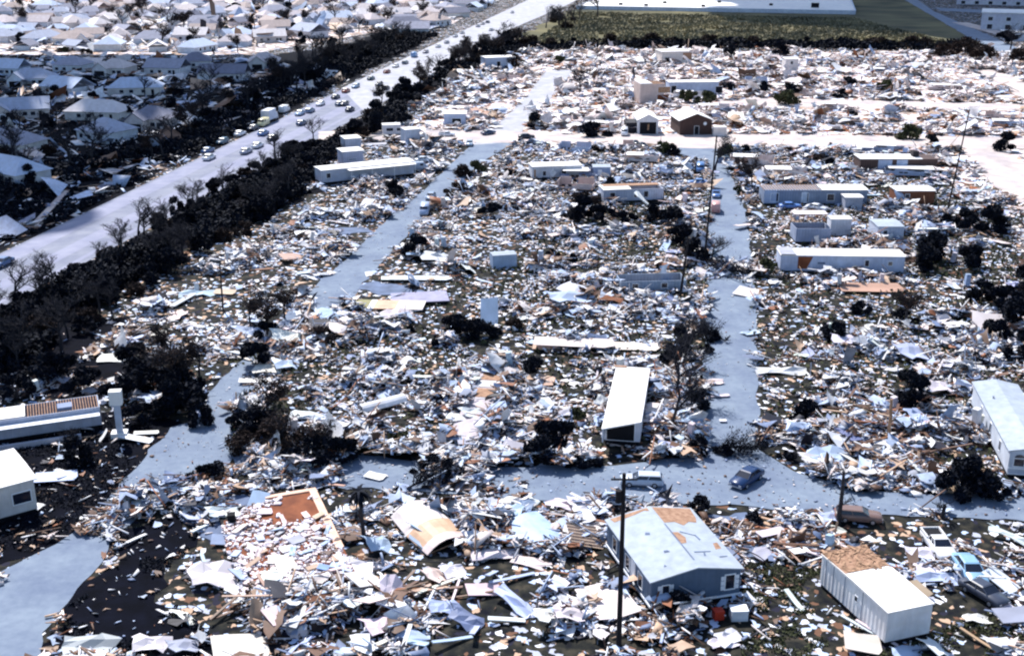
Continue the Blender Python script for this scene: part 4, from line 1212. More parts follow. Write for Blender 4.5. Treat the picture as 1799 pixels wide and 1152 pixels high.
PT = [('dark', 735, 452, 1.05), ('brush', 735, 440, 1.0), ('bush', 607, 552, 1.0), ('dark', 805, 590, .85), ('dark', 840, 596, .8), ('bush', 770, 606, .9), ('dark', 940, 660, .7), ('dark', 962, 812, 1.0), ('dark', 965, 790, 1.0), ('palm', 640, 948, 1.1),
      ('dark', 1022, 385, 1.2), ('dark', 1180, 395, 1.2), ('dark', 1150, 388, 1.0), ('dark', 1215, 462, 1.2), ('brown', 1320, 330, 1.0), ('bush', 1256, 600, .9), ('dark', 1418, 738, .7), ('bush', 1400, 745, .8), ('bush', 1520, 553, 1.3), ('brown', 1590, 570, .9), ('bush', 1592, 566, 1.2),
      ('dark', 1605, 712, 1.0), ('dark', 1600, 680, .8), ('conifer', 1692, 868, 1.15), ('bush', 1755, 878, 1.3), ('dark', 1755, 600, 1.1), ('dark', 1785, 575, 1.2), ('dark', 1790, 520, 1.3), ('dark', 1725, 530, .9), ('dark', 1642, 455, 1.3), ('dark', 1630, 475, 1.1), ('dark', 1690, 405, 1.3), ('bush', 1660, 400, 1.6),
      ('bush', 1380, 806, .7), ('olive', 1376, 770, .6), ('dark', 1232, 798, .6), ('bush', 1270, 800, .8), ('bush', 1326, 915, .75), ('dark', 1224, 905, .6), ('dark', 1192, 1082, .62), ('bush', 1205, 1092, .9), ('olive', 938, 222, 1.9), ('dark', 940, 226, 1.1), ('bush', 1048, 240, 2.6), ('olive', 1170, 270, 1.7),
      ('bush', 1182, 273, 1.6), ('olive', 1270, 275, 1.6), ('bare', 1256, 300, 1.1), ('olive', 1300, 345, 1.2), ('brown', 470, 590, .95), ('brown', 440, 575, .8), ('dark', 455, 640, 1.05), ('dark', 470, 600, .9), ('brown', 500, 560, .8), ('brush', 440, 790, 1.0), ('dark', 425, 755, .6), ('brown', 500, 800, .75), ('dark', 560, 805, .75), ('dark', 610, 805, .6), ('brown', 560, 800, .7),
      ('bush', 365, 840, 1.1), ('bush', 350, 842, .9), ('dark', 300, 725, 1.05), ('dark', 325, 690, 1.1), ('brown', 270, 680, .9), ('brown', 350, 660, .8), ('dark', 230, 655, 1.1), ('dark', 250, 745, .9), ('brown', 300, 640, .9), ('bush', 1015, 822, .95), ('bush', 1035, 820, .85), ('bush', 790, 838, 1.2), ('dark', 760, 832, .55), ('bush', 740, 828, .8),
      ('dark', 130, 815, .8), ('bare', 132, 800, .5), ('olive', 700, 780, .9), ('olive', 1010, 740, .8), ('bush', 870, 590, .9), ('brush', 905, 575, .7), ('olive', 1345, 480, 1.2), ('bare', 1248, 470, .8), ('bush', 1240, 620, .8), ('dark', 1185, 650, .9), ('bare', 1178, 760, 1.0), ('bare', 1188, 700, 1.0), ('dark', 1190, 615, .9), ('bare', 1200, 640, .9), ('dark', 1225, 720, .7),
      ('bush', 1520, 470, 1.0), ('dark', 1765, 265, 1.2), ('bush', 1640, 250, 1.5), ('olive', 1598, 245, 2.0), ('bush', 1490, 152, 2.4), ('bush', 1478, 172, 1.8), ('olive', 1555, 160, 2.0), ('bush', 1342, 160, 2.0), ('bush', 1383, 166, 2.6), ('bush', 1278, 157, 1.8), ('brush', 1200, 160, 1.8), ('dark', 1285, 100, 1.4), ('dark', 1370, 98, 1.7), ('dark', 1450, 298, 1.0), ('brush', 1430, 290, 1.2),
      ('brush', 1395, 275, 1.0), ('bush', 1300, 268, 1.5), ('brush', 1680, 100, 3.5), ('brush', 1720, 108, 3.0), ('dark', 1770, 78, 2.0), ('bare', 1775, 90, 1.5), ('brush', 1788, 110, 2.5), ('olive', 1210, 180, 2.2), ('olive', 1240, 182, 2.0), ('olive', 1380, 184, 2.4), ('bush', 1310, 206, 1.3), ('bush', 1495, 205, 1.4), ('bush', 1565, 203, 1.6), ('brush', 895, 118, 2.2), ('olive', 985, 112, 1.8), ('bare', 1018, 165, 1.2),
      ('brush', 640, 240, 1.3), ('dark', 700, 225, 1.4), ('dark', 660, 232, 1.4), ('dark', 625, 240, 1.3), ('bush', 890, 310, 1.2), ('olive', 840, 300, 1.3), ('brush', 800, 345, 1.2), ('dark', 1075, 345, 1.0), ('bush', 820, 365, 1.1), ('bush', 975, 455, 1.1), ('bush', 1005, 460, .9), ('bush', 720, 590, .9), ('brush', 575, 600, .9), ('olive', 660, 640, .8), ('bush', 682, 632, .8), ('dark', 690, 345, 1.0), ('brush', 1500, 900, .4), ('brush', 470, 770, 1.2), ('brush', 520, 790, 1.2), ('dark', 585, 815, .9), ('dark', 540, 812, 1.0), ('dark', 450, 760, .8), ('brush', 600, 790, .9), ('brown', 470, 740, .9), ('dark', 330, 720, 1.2), ('dark', 310, 690, 1.2), ('dark', 345, 745, .8), ('brown', 300, 700, 1.0), ('dark', 215, 700, 1.0), ('dark', 260, 690, 1.0), ('dark', 90, 670, 1.1), ('dark', 140, 690, 1.0), ('dark', 30, 700, 1.0),
      ('dark', 1470, 600, .8), ('dark', 1790, 630, 1.1), ('dark', 1765, 545, 1.2), ('dark', 1700, 470, 1.1), ('dark', 1740, 410, 1.3), ('brush', 1480, 780, .6), ('dark', 1060, 390, 1.1), ('dark', 1200, 430, 1.0), ('dark', 1100, 395, .9), ('brush', 1030, 360, 1.2), ('dark', 860, 380, .9), ('dark', 690, 355, .9), ('brush', 820, 310, 1.2)]
for (k, x, y, s) in PT:
    p = G(x, y)
    put_tree(k, p.x, p.y, s)


def belt(poly, n, kinds, group, where, smin, smax, side, order='x'):
    pg = GP(poly)
    xs, ys = [p[0] for p in pg], [p[1] for p in pg]
    out = []
    tries = 0
    while len(out) < n and tries < 20000:
        tries += 1
        x, y = rnd.uniform(min(xs), max(xs)), rnd.uniform(min(ys), max(ys))
        if not inpoly(pg, np.array([x]), np.array([y]))[0]:
            continue
        if any((x - a) ** 2 + (y - b) ** 2 < 4 for _, a, b, _ in out):
            continue
        q_ = P(x, y)
        if q_[0] < 225 and 300 < q_[1] < 455 and q_[1] > 440 - .68 * q_[0] - 36:
            if q_[1] < 447 - .488 * q_[0]:
                continue
        if not (-40 < P(x, y)[0] < 1840):
            continue
        out.append((P(x, y)[0], x, y, rnd.choice(kinds)))
    out.sort()
    for i, (_, x, y, k) in enumerate(out):
        put_tree(k, x, y, rnd.uniform(smin, smax), '%s, %s from left in the %s' % (TNAME[k], ordinal(i + 1), where), group, 1.0)


belt([(-30, 565), (0, 552), (140, 478), (240, 410), (330, 360), (480, 280), (560, 248), (575, 262), (500, 300), (400, 350), (300, 430), (180, 490), (60, 545), (-30, 590)], 70, ['bare', 'dark', 'bare', 'dark', 'brush'], 'tree belt on the near side of the highway', 'near belt along the highway', .6, 1.0, 0)
belt([(-30, 640), (60, 560), (190, 500), (320, 440), (430, 370), (540, 300), (560, 330), (430, 410), (330, 460), (230, 530), (120, 610), (-20, 690)], 50, ['dark', 'bush', 'brush', 'dark', 'bare'], 'dark wood below the highway', 'dark wood below the highway', .7, 1.2, 0)
belt([(570, 240), (640, 206), (720, 155), (800, 108), (880, 68), (935, 82), (860, 112), (800, 126), (740, 166), (650, 236)], 52, ['dark', 'brown', 'dark', 'brush', 'bare'], 'upper tree belt beside the highway', 'upper belt right of the highway', 1.0, 1.6, 0)
belt([(-20, 345), (150, 300), (300, 280), (440, 190), (600, 132), (720, 72), (690, 58), (600, 78), (520, 105), (440, 165), (340, 205), (300, 255), (130, 285), (-20, 300)], 75, ['bare', 'dark', 'brown', 'bare', 'brush'], 'trees between the houses and the highway', 'strip between highway and houses', .9, 1.45, 0)
belt([(-20, 200), (100, 150), (330, 140), (420, 150), (330, 215), (150, 260), (-20, 300)], 32, ['dark', 'bare', 'brush', 'dark'], 'trees around the shaded houses', 'shaded house yards', .8, 1.3, 0)
belt([(-20, 96), (400, 96), (620, 70), (740, 45), (880, 5), (0, 5)], 110, ['bare', 'olive', 'brush', 'brown', 'dark'], 'trees in the far subdivision', 'far subdivision', 1.0, 1.8, 0)
belt([(915, 82), (1300, 79), (1700, 84), (1705, 88), (1300, 83), (920, 87)], 80, ['bush', 'bush', 'brush', 'bush'], 'hedge row along the field edge', 'hedge along the field edge', 1.4, 2.6, 0)
belt([(930, 45), (1010, 20), (1060, 30), (990, 60)], 12, ['brush', 'bare'], 'bushes at the field corner', 'field corner by the highway', 1.2, 2.0, 0)
for ps in TP.values():
    for p_ in ps:
        drop(p_)


# fallen trees and snapped trunks
def fallen_tree(px, px2, label, r=.28, seed=3):
    a, b = G(*px), G(*px2)
    rg = random.Random(seed)
    d = b - a
    t = thing('fallen_tree', label, 'tree', a, math.atan2(d.y, d.x))
    L_ = d.length
    tr, tw = MB(), MB()
    tr.tube((0, 0, .3), (L_ * .6, 0, .7), r, r * .6, 8)
    tw.tube((L_ * .6, 0, .7), (L_, 0, .9), r * .6, r * .15, 6)
    for i in range(60):
        x = L_ * rg.uniform(.25, 1.0)
        v = Vector((rg.uniform(.1, .9), rg.uniform(-1, 1), rg.uniform(-.1, .9))).normalized()
        branch(tw, Vector((x, 0, .6)), v, rg.uniform(.8, 2.4), .05, 1, rg, tw)
    for i in range(14):
        v = Vector((rg.uniform(-.7, .1), rg.uniform(-1, 1), rg.uniform(-.1, 1))).normalized()
        tr.tube((0, 0, .4), Vector((0, 0, .4)) + v * rg.uniform(.5, 1.1), .09, .03, 4)
    tr.build('trunk', M['bark'], t)
    c = tw.build('crown', M['twig'], t)
    lf = MB()
    for _ in range(700):
        x, y, z = tw.v[rg.randrange(len(tw.v))]
        leafquad(lf, Vector((x, y, max(.05, z))) + Vector((rg.gauss(0, .2), rg.gauss(0, .2), rg.gauss(0, .15))), rg.uniform(.08, .2), rg)
    lf.build('foliage', M['leaf'], c)
    return t


fallen_tree((1375, 492), (1250, 478), 'fallen dark tree lying across the right street', .3, 3)
fallen_tree((570, 815), (470, 790), 'uprooted brown tree sprawled at the bottom street corner', .3, 4)
fallen_tree((430, 700), (480, 760), 'fallen brown tree by the bend of the left street', .26, 5)
fallen_tree((1240, 790), (1330, 798), 'broken dark branches at the foot of the right street', .16, 6)
fallen_tree((1275, 602), (1235, 590), 'small dark branch lying on the right street', .1, 7)
fallen_tree((700, 868), (790, 838), 'dark torn branches across the bottom street', .14, 8)
for (px, h, lab, sd) in (((1474, 920), 6.2, 'snapped grey tree trunk beside the wrecked brown wagon', 1), ((1655, 912), 1.8, 'short dark stump behind the white pickup', 2), ((1560, 780), 6.0, 'tan bare upright post in the brown timber heap', 3)):
    rg = random.Random(sd)
    p = G(*px)
    t = thing('tree_trunk', lab, 'tree trunk', (p.x, p.y, 0))
    m = MB()
    q = Vector((0, 0, -.1))
    for i in range(5):
        e = q + Vector((rg.uniform(-.1, .1), rg.uniform(-.1, .1), h / 5))
        m.tube(q, e, .26 - .02 * i, .24 - .02 * i, 7)
        q = e
    m.build('trunk', M['timber'] if sd == 3 else M['bark'], t)
    if sd != 3:
        b = MB()
        for i in range(14):
            z = rg.uniform(h * .3, h)
            v = Vector((rg.uniform(-1, 1), rg.uniform(-1, 1), rg.uniform(0, .8))).normalized()
            branch(b, Vector((0, 0, z)), v, rg.uniform(.4, 1.2), .05, 1, rg, b)
        b.build('branch', M['twig'], t)
landmark('the snapped tree trunk', *G(1474, 920).xy)
landmark('the street junction', *G(1290, 870).xy)
landmark('the ragged dark palm', *G(640, 948).xy)
landmark('the big dark conifer', *G(1692, 868).xy)
landmark('the left street corner', *G(900, 240).xy)
landmark('the lower left driveway', *G(130, 1010).xy)
landmark('the left street bend', *G(400, 720).xy)
landmark('the left street', *G(600, 520).xy)
landmark('the fallen tree on the street', *G(1310, 485).xy)
landmark('the middle of the right street', *G(1285, 640).xy)
landmark('the far right branch street', *G(1760, 300).xy)
landmark('the far curved street', *G(1330, 183).xy)
landmark('the field hedge', *G(1500, 84).xy)

# ------------------------------------------------------------------ rubble: density and height
PARK = GP([(-60, 640), (130, 540), (240, 500), (420, 410), (520, 340), (560, 300), (560, 250), (650, 232), (740, 180), (800, 130), (860, 115), (930, 88), (1720, 90), (1900, 110), (1900, 1180), (-80, 1180)])
PALE = GP([(700, 250), (790, 180), (900, 120), (960, 85), (1740, 85), (1900, 100), (1900, 470), (1700, 340), (1500, 262), (1245, 262), (900, 252)])


DENSE = [GP(p) for p in ([(548, 556), (604, 552), (520, 640), (450, 640), (480, 590)], [(445, 775), (560, 790), (640, 800), (575, 835), (590, 870), (440, 840)], [(735, 806), (860, 818), (840, 870), (745, 866)], [(200, 880), (330, 866), (300, 900), (205, 935), (150, 935)], [(1244, 464), (1324, 464), (1326, 494), (1243, 490)])]


def density(X, Y):
    X, Y = np.asarray(X, float), np.asarray(Y, float)
    jx = X + (noise(X, Y, 4.0, 3) - .5) * 2.6 + (noise(X, Y, 1.1, 4) - .5) * 1.2
    jy = Y + (noise(X, Y, 4.0, 5) - .5) * 3.4 + (noise(X, Y, 1.1, 6) - .5) * 1.6
    d = inpoly(PARK, jx, jy).astype(float)
    for poly, k in SPARSE:
        d[inpoly(poly, jx, jy)] *= k
    v = jx * SDIR.x + jy * SDIR.y
    band = 0.62 + 0.38 * np.sin(v * 2 * math.pi / 13.5 + 4.0 * noise(X, Y, 40, 7))
    n = noise(X, Y, 8, 1) * .5 + noise(X, Y, 2.6, 2) * .5
    d = d * np.clip(.02 + band * .50 + (n - .5) * 2.8, .01, 1.3)
    for poly in DENSE:
        d[inpoly(poly, jx, jy)] = .9
    for poly in CLEAR:
        d[inpoly(poly, jx, jy)] = 0
    for poly in FOOT:
        x0, x1 = min(p[0] for p in poly), max(p[0] for p in poly)
        y0, y1 = min(p[1] for p in poly), max(p[1] for p in poly)
        s = (X >= x0) & (X <= x1) & (Y >= y0) & (Y <= y1)
        if s.any():
            idx = np.nonzero(s)[0] if X.ndim == 1 else np.nonzero(s.ravel())[0]
            Xr, Yr = X.ravel()[idx], Y.ravel()[idx]
            dr = d.ravel()
            dr[idx[inpoly(poly, Xr, Yr)]] = 0
            d = dr.reshape(X.shape)
    return d


def mound(X, Y, d):
    n = noise(X, Y, 8, 1) * .55 + noise(X, Y, 2.6, 2) * .45
    return np.clip(d, 0, 1) * np.clip((n - .42) * 4.2, 0.0, 1.7)


def heap_mesh(name, y0, y1, cell, material):
    xs = np.arange(-330, 330, cell)
    ys = np.arange(y0, y1, cell)
    X, Y = np.meshgrid(xs, ys)
    half = Y * .47 + 8
    ok = np.abs(X) < half
    d = density(X.ravel(), Y.ravel()).reshape(X.shape)
    H = mound(X, Y, d) * .85 + .05
    ny, nx = X.shape
    ok &= d > .10
    idx = np.arange(ny * nx).reshape(ny, nx)
    q = ok[:-1, :-1] & ok[1:, :-1] & ok[:-1, 1:] & ok[1:, 1:]
    f = np.stack([idx[:-1, :-1][q], idx[:-1, 1:][q], idx[1:, 1:][q], idx[1:, :-1][q]], 1)
    used = np.unique(f)
    remap = np.zeros(ny * nx, int)
    remap[used] = np.arange(len(used))
    co = np.stack([X.ravel(), Y.ravel(), H.ravel()], 1)[used]
    return np_mesh(name, co, remap[f], material)


def np_mesh(name, co, quads, material, cols=None):
    me = bpy.data.meshes.new(name)
    nq = len(quads)
    me.vertices.add(len(co))
    me.vertices.foreach_set('co', co.astype(np.float32).ravel())
    me.loops.add(nq * 4)
    me.loops.foreach_set('vertex_index', quads.astype(np.int32).ravel())
    me.polygons.add(nq)
    me.polygons.foreach_set('loop_start', np.arange(0, nq * 4, 4, dtype=np.int32))
    me.update(calc_edges=True)
    me.materials.append(material)
    if cols is not None:
        at = me.attributes.new('piece_colour', 'FLOAT_COLOR', 'POINT')
        at.data.foreach_set('color', cols.astype(np.float32).ravel())
    o = bpy.data.objects.new(name, me)
    COL.objects.link(o)
    return o


# ------------------------------------------------------------------ rubble: the countless small pieces
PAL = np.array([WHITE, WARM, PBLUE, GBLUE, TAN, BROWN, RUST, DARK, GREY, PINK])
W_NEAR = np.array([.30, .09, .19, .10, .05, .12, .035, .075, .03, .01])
W_FAR = np.array([.28, .26, .06, .03, .04, .07, .05, .035, .02, .16])  # lighter far mix, partly haze put into the colours
W_WOOD = np.array([.15, .12, .06, .05, .18, .28, .08, .06, .01, .01])


def sample_points(n, y0, y1):
    X, Y, Dn = [], [], []
    tot = 0
    while tot < n:
        k = n * 2
        y = np.sqrt(rng.random(k) * (y1 ** 2 - y0 ** 2) + y0 ** 2)
        x = (rng.random(k) * 2 - 1) * (y * .47 + 5)
        d = density(x, y)
        s = rng.random(k) < d
        X.append(x[s]); Y.append(y[s]); Dn.append(d[s])
        tot += s.sum()
    return np.concatenate(X)[:n], np.concatenate(Y)[:n], np.concatenate(Dn)[:n]


def sample_poly(n, poly):
    xs, ys = [p[0] for p in poly], [p[1] for p in poly]
    X, Y = [], []
    tot = 0
    while tot < n:
        x, y = rng.uniform(min(xs), max(xs), n * 2), rng.uniform(min(ys), max(ys), n * 2)
        s = inpoly(poly, x, y)
        for f in FOOT:
            s &= ~inpoly(f, x, y) if len(FOOT) < 400 else s
        X.append(x[s]); Y.append(y[s])
        tot += s.sum()
    return np.concatenate(X)[:n], np.concatenate(Y)[:n], np.full(n, .3)


def rotmats(yaw, pitch, roll):
    cy, sy, cp, sp_, cr, sr = np.cos(yaw), np.sin(yaw), np.cos(pitch), np.sin(pitch), np.cos(roll), np.sin(roll)
    R_ = np.empty((len(yaw), 3, 3))
    R_[:, 0, 0] = cy * cp; R_[:, 0, 1] = cy * sp_ * sr - sy * cr; R_[:, 0, 2] = cy * sp_ * cr + sy * sr
    R_[:, 1, 0] = sy * cp; R_[:, 1, 1] = sy * sp_ * sr + cy * cr; R_[:, 1, 2] = sy * sp_ * cr - cy * sr
    R_[:, 2, 0] = -sp_; R_[:, 2, 1] = cp * sr; R_[:, 2, 2] = cp * cr
    return R_


BOXV = np.array([(-1, -1, -1), (1, -1, -1), (1, 1, -1), (-1, 1, -1), (-1, -1, 1), (1, -1, 1), (1, 1, 1), (-1, 1, 1)]) * .5
BOXF = np.array([(3, 2, 1, 0), (4, 5, 6, 7), (0, 1, 5, 4), (1, 2, 6, 5), (2, 3, 7, 6), (3, 0, 4, 7)])
GR = np.array([(i, j, 0) for j in (-.5, 0, .5) for i in (-.5, 0, .5)])
GF = np.array([(0, 1, 4, 3), (1, 2, 5, 4), (3, 4, 7, 6), (4, 5, 8, 7)])


def pieces(name, n, y0, y1, shape, far, poly=None, small=1.0, flat=False):
    x, y, d = sample_poly(n, poly) if poly else sample_points(n, y0, y1)
    wood = noise(x, y, 9, 12) > .76
    pale = inpoly(PALE, x, y)
    u = rng.random(n)
    if shape == 'board':
        wood |= rng.random(n) < .45
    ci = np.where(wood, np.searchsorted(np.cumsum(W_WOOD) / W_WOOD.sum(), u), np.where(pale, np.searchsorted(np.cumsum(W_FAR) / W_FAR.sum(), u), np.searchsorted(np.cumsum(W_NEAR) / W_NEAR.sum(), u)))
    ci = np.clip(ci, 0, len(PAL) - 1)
    col = PAL[ci] * np.where(pale, rng.random(n) * .2 + .9, rng.random(n) * .35 + .75)[:, None]  # far pieces kept brighter, washout of distance put into their colour
    s = np.clip(np.exp(rng.normal(0, .62, n)), .2, 3.6) * (1.05 if far else .50 if y1 < 170 else .62)
    s *= small
    if not poly:
        s = s * np.clip(.5 + d * .75, .45, 1.15)
    if shape == 'plate':
        size = np.stack([s * (1.0 if not flat else .7), s * .42 * (rng.random(n) ** 1.5 * 1.3 + .25), np.full(n, .05)], 1)
        tpl, tf, jit = BOXV, BOXF, .16
    elif shape == 'board':
        size = np.stack([s * 2.3, (.13 if not far else .26) * (.6 + rng.random(n)), np.full(n, .07 if not far else .12)], 1)
        tpl, tf, jit = BOXV, BOXF, .05
    elif shape == 'chunk':
        size = np.stack([s * .50, s * .38, s * .22], 1)
        tpl, tf, jit = BOXV, BOXF, .22
    else:
        size = np.stack([s * 1.35, s * .8, s * .36], 1)
        tpl, tf, jit = GR, GF, .18
    V = np.repeat(tpl[None], n, 0)
    J = rng.normal(0, jit, V.shape)
    if shape == 'plate':
        J[:, 4:] = J[:, :4]
        J[:, :, 2] *= .3
    if shape == 'crumple':
        J[:, :, 2] = rng.normal(0, .28, J.shape[:2])
    V = (V + J) * size[:, None, :]
    tilt = np.where(rng.random(n) < (.07 if shape == 'board' else .15), .55, .16)
    base_yaw = -YAW + (noise(x, y, 8, 15) - .5) * 3.0
    yaw = base_yaw + rng.choice([0, math.pi / 2], n) + rng.normal(0, .55, n)
    tilt = tilt * (.12 if flat else 1)
    RM = rotmats(yaw, rng.normal(0, 1, n) * tilt, rng.normal(0, 1, n) * tilt)
    V = np.einsum('nij,nkj->nki', RM, V)
    hm = mound(x, y, d) * (0 if poly else 1)
    if flat:
        hm = hm * 0 + .12
    zmin = V[:, :, 2].min(1)
    z = hm * .85 + .05 - zmin * .75 + rng.random(n) * (.01 if flat else .12)
    V += np.stack([x, y, z], 1)[:, None, :]
    k = tpl.shape[0]
    F = (tf[None] + (np.arange(n) * k)[:, None, None]).reshape(-1, 4)
    C = np.concatenate([np.repeat(col, k, 0), np.ones((n * k, 1))], 1)
    return struct(np_mesh(name, V.reshape(-1, 3), F, M['scrap'], C), 'stuff')


# ------------------------------------------------------------------ rubble: the pieces one can pick out
def sheet_proto(seed, kind):
    rg = random.Random(seed)
    m = MB()
    if kind == 'torn_sheet':            # bent and crumpled sheet with real thickness
        nx, ny = 5, 4
        top = []
        a1, a2 = rg.uniform(-.5, .5), rg.uniform(-.4, .4)
        for j in range(ny):
            for i in range(nx):
                x, y = i / (nx - 1) - .5, j / (ny - 1) - .5
                z = .28 * a1 * abs(x - rg.choice((0, .1))) + .22 * a2 * abs(y) + rg.gauss(0, .035)
                e = .07 if i in (0, nx - 1) or j in (0, ny - 1) else .02
                top.append((x + rg.gauss(0, e), y + rg.gauss(0, e), z))
        n = nx * ny
        vs = top + [(x, y, z - .02) for x, y, z in top]
        fs = []
        for j in range(ny - 1):
            for i in range(nx - 1):
                q = (j * nx + i, j * nx + i + 1, (j + 1) * nx + i + 1, (j + 1) * nx + i)
                fs += [q, tuple(n + k for k in q[::-1])]
        ring = [i for i in range(nx)] + [j * nx + nx - 1 for j in range(1, ny)] + [(ny - 1) * nx + i for i in range(nx - 2, -1, -1)] + [j * nx for j in range(ny - 2, 0, -1)]
        for k in range(len(ring)):
            p_, q_ = ring[k], ring[(k + 1) % len(ring)]
            fs.append((q_, p_, n + p_, n + q_))
        m.add(vs, fs)
    elif kind == 'wall_panel':          # flat panel with broken corner and studs behind
        pts = [(-.5, -.5), (.5 + rg.uniform(-.15, 0), -.5), (.5, -.1 + rg.uniform(-.2, .2)), (.46, .5), (rg.uniform(-.2, .2), .5 - rg.uniform(0, .12)), (-.5, .44)]
        m.slab(pts, .0, .03)
    elif kind == 'plank':
        b = rg.uniform(-.03, .03)
        m.loft([[(x, -.5, -.5 + z), (x, .5, -.5 + z), (x, .5, .5 + z), (x, -.5, .5 + z)] for x, z in ((-.5, 0), (0, b * 20), (.5, rg.uniform(-.4, .4)))])
    return m.mesh(kind, M['debris'])


DP = {k: [sheet_proto(100 + i * 7 + j * 100, k) for i in range(8)] for j, k in enumerate(('torn_sheet', 'wall_panel', 'plank'))}
APPL = MB().loft([[(x, y, z) for x, y in ((-.35, -.3), (-.3, -.35), (.3, -.35), (.35, -.3), (.35, .35), (-.35, .35))] for z in (0, .05, 1.0, 1.03, 1.7)]).mesh('appliance', M['debris'])
CNAME = {WHITE: 'white', WARM: 'cream', PBLUE: 'pale blue', GBLUE: 'slate blue', TAN: 'tan', BROWN: 'brown', RUST: 'rusty', GREY: 'grey', PINK: 'pinkish', DARK: 'blackish'}
KN = {'torn_sheet': 'crumpled sheet', 'wall_panel': 'flat wall panel', 'plank': 'long board', 'appliance': 'boxy appliance'}
KC = {'torn_sheet': 'sheet', 'wall_panel': 'panel', 'plank': 'board', 'appliance': 'appliance'}
KG = {'torn_sheet': 'torn sheets on the rubble', 'wall_panel': 'loose wall panels on the rubble', 'plank': 'long boards on the rubble', 'appliance': 'stray appliances on the rubble'}


def put_piece(kind, x, y, z, L_, W_, yaw, tilt, col, roll=0.0, label=None):
    me = APPL if kind == 'appliance' else rnd.choice(DP[kind])
    o = bpy.data.objects.new(kind, me)
    COL.objects.link(o)
    if kind == 'plank':
        o.scale = (L_, W_, .09)
    elif kind == 'appliance':
        o.scale = (W_, W_, W_)
    else:
        o.scale = (L_, W_, (L_ + W_) * .5 if kind == 'torn_sheet' else 2.5)
    o.rotation_euler = (roll, tilt, yaw)
    o.location = (x, y, z)
    o.color = (*[c * rnd.uniform(.9, 1.05) for c in col], 1)
    o['category'] = KC[kind]
    o['group'] = KG[kind]
    if label:
        o['label'] = label
    else:
        NAMED_LATER.append((o, CNAME.get(col, 'pale') + ' ' + KN[kind], x, y, 'lying'))
    return o


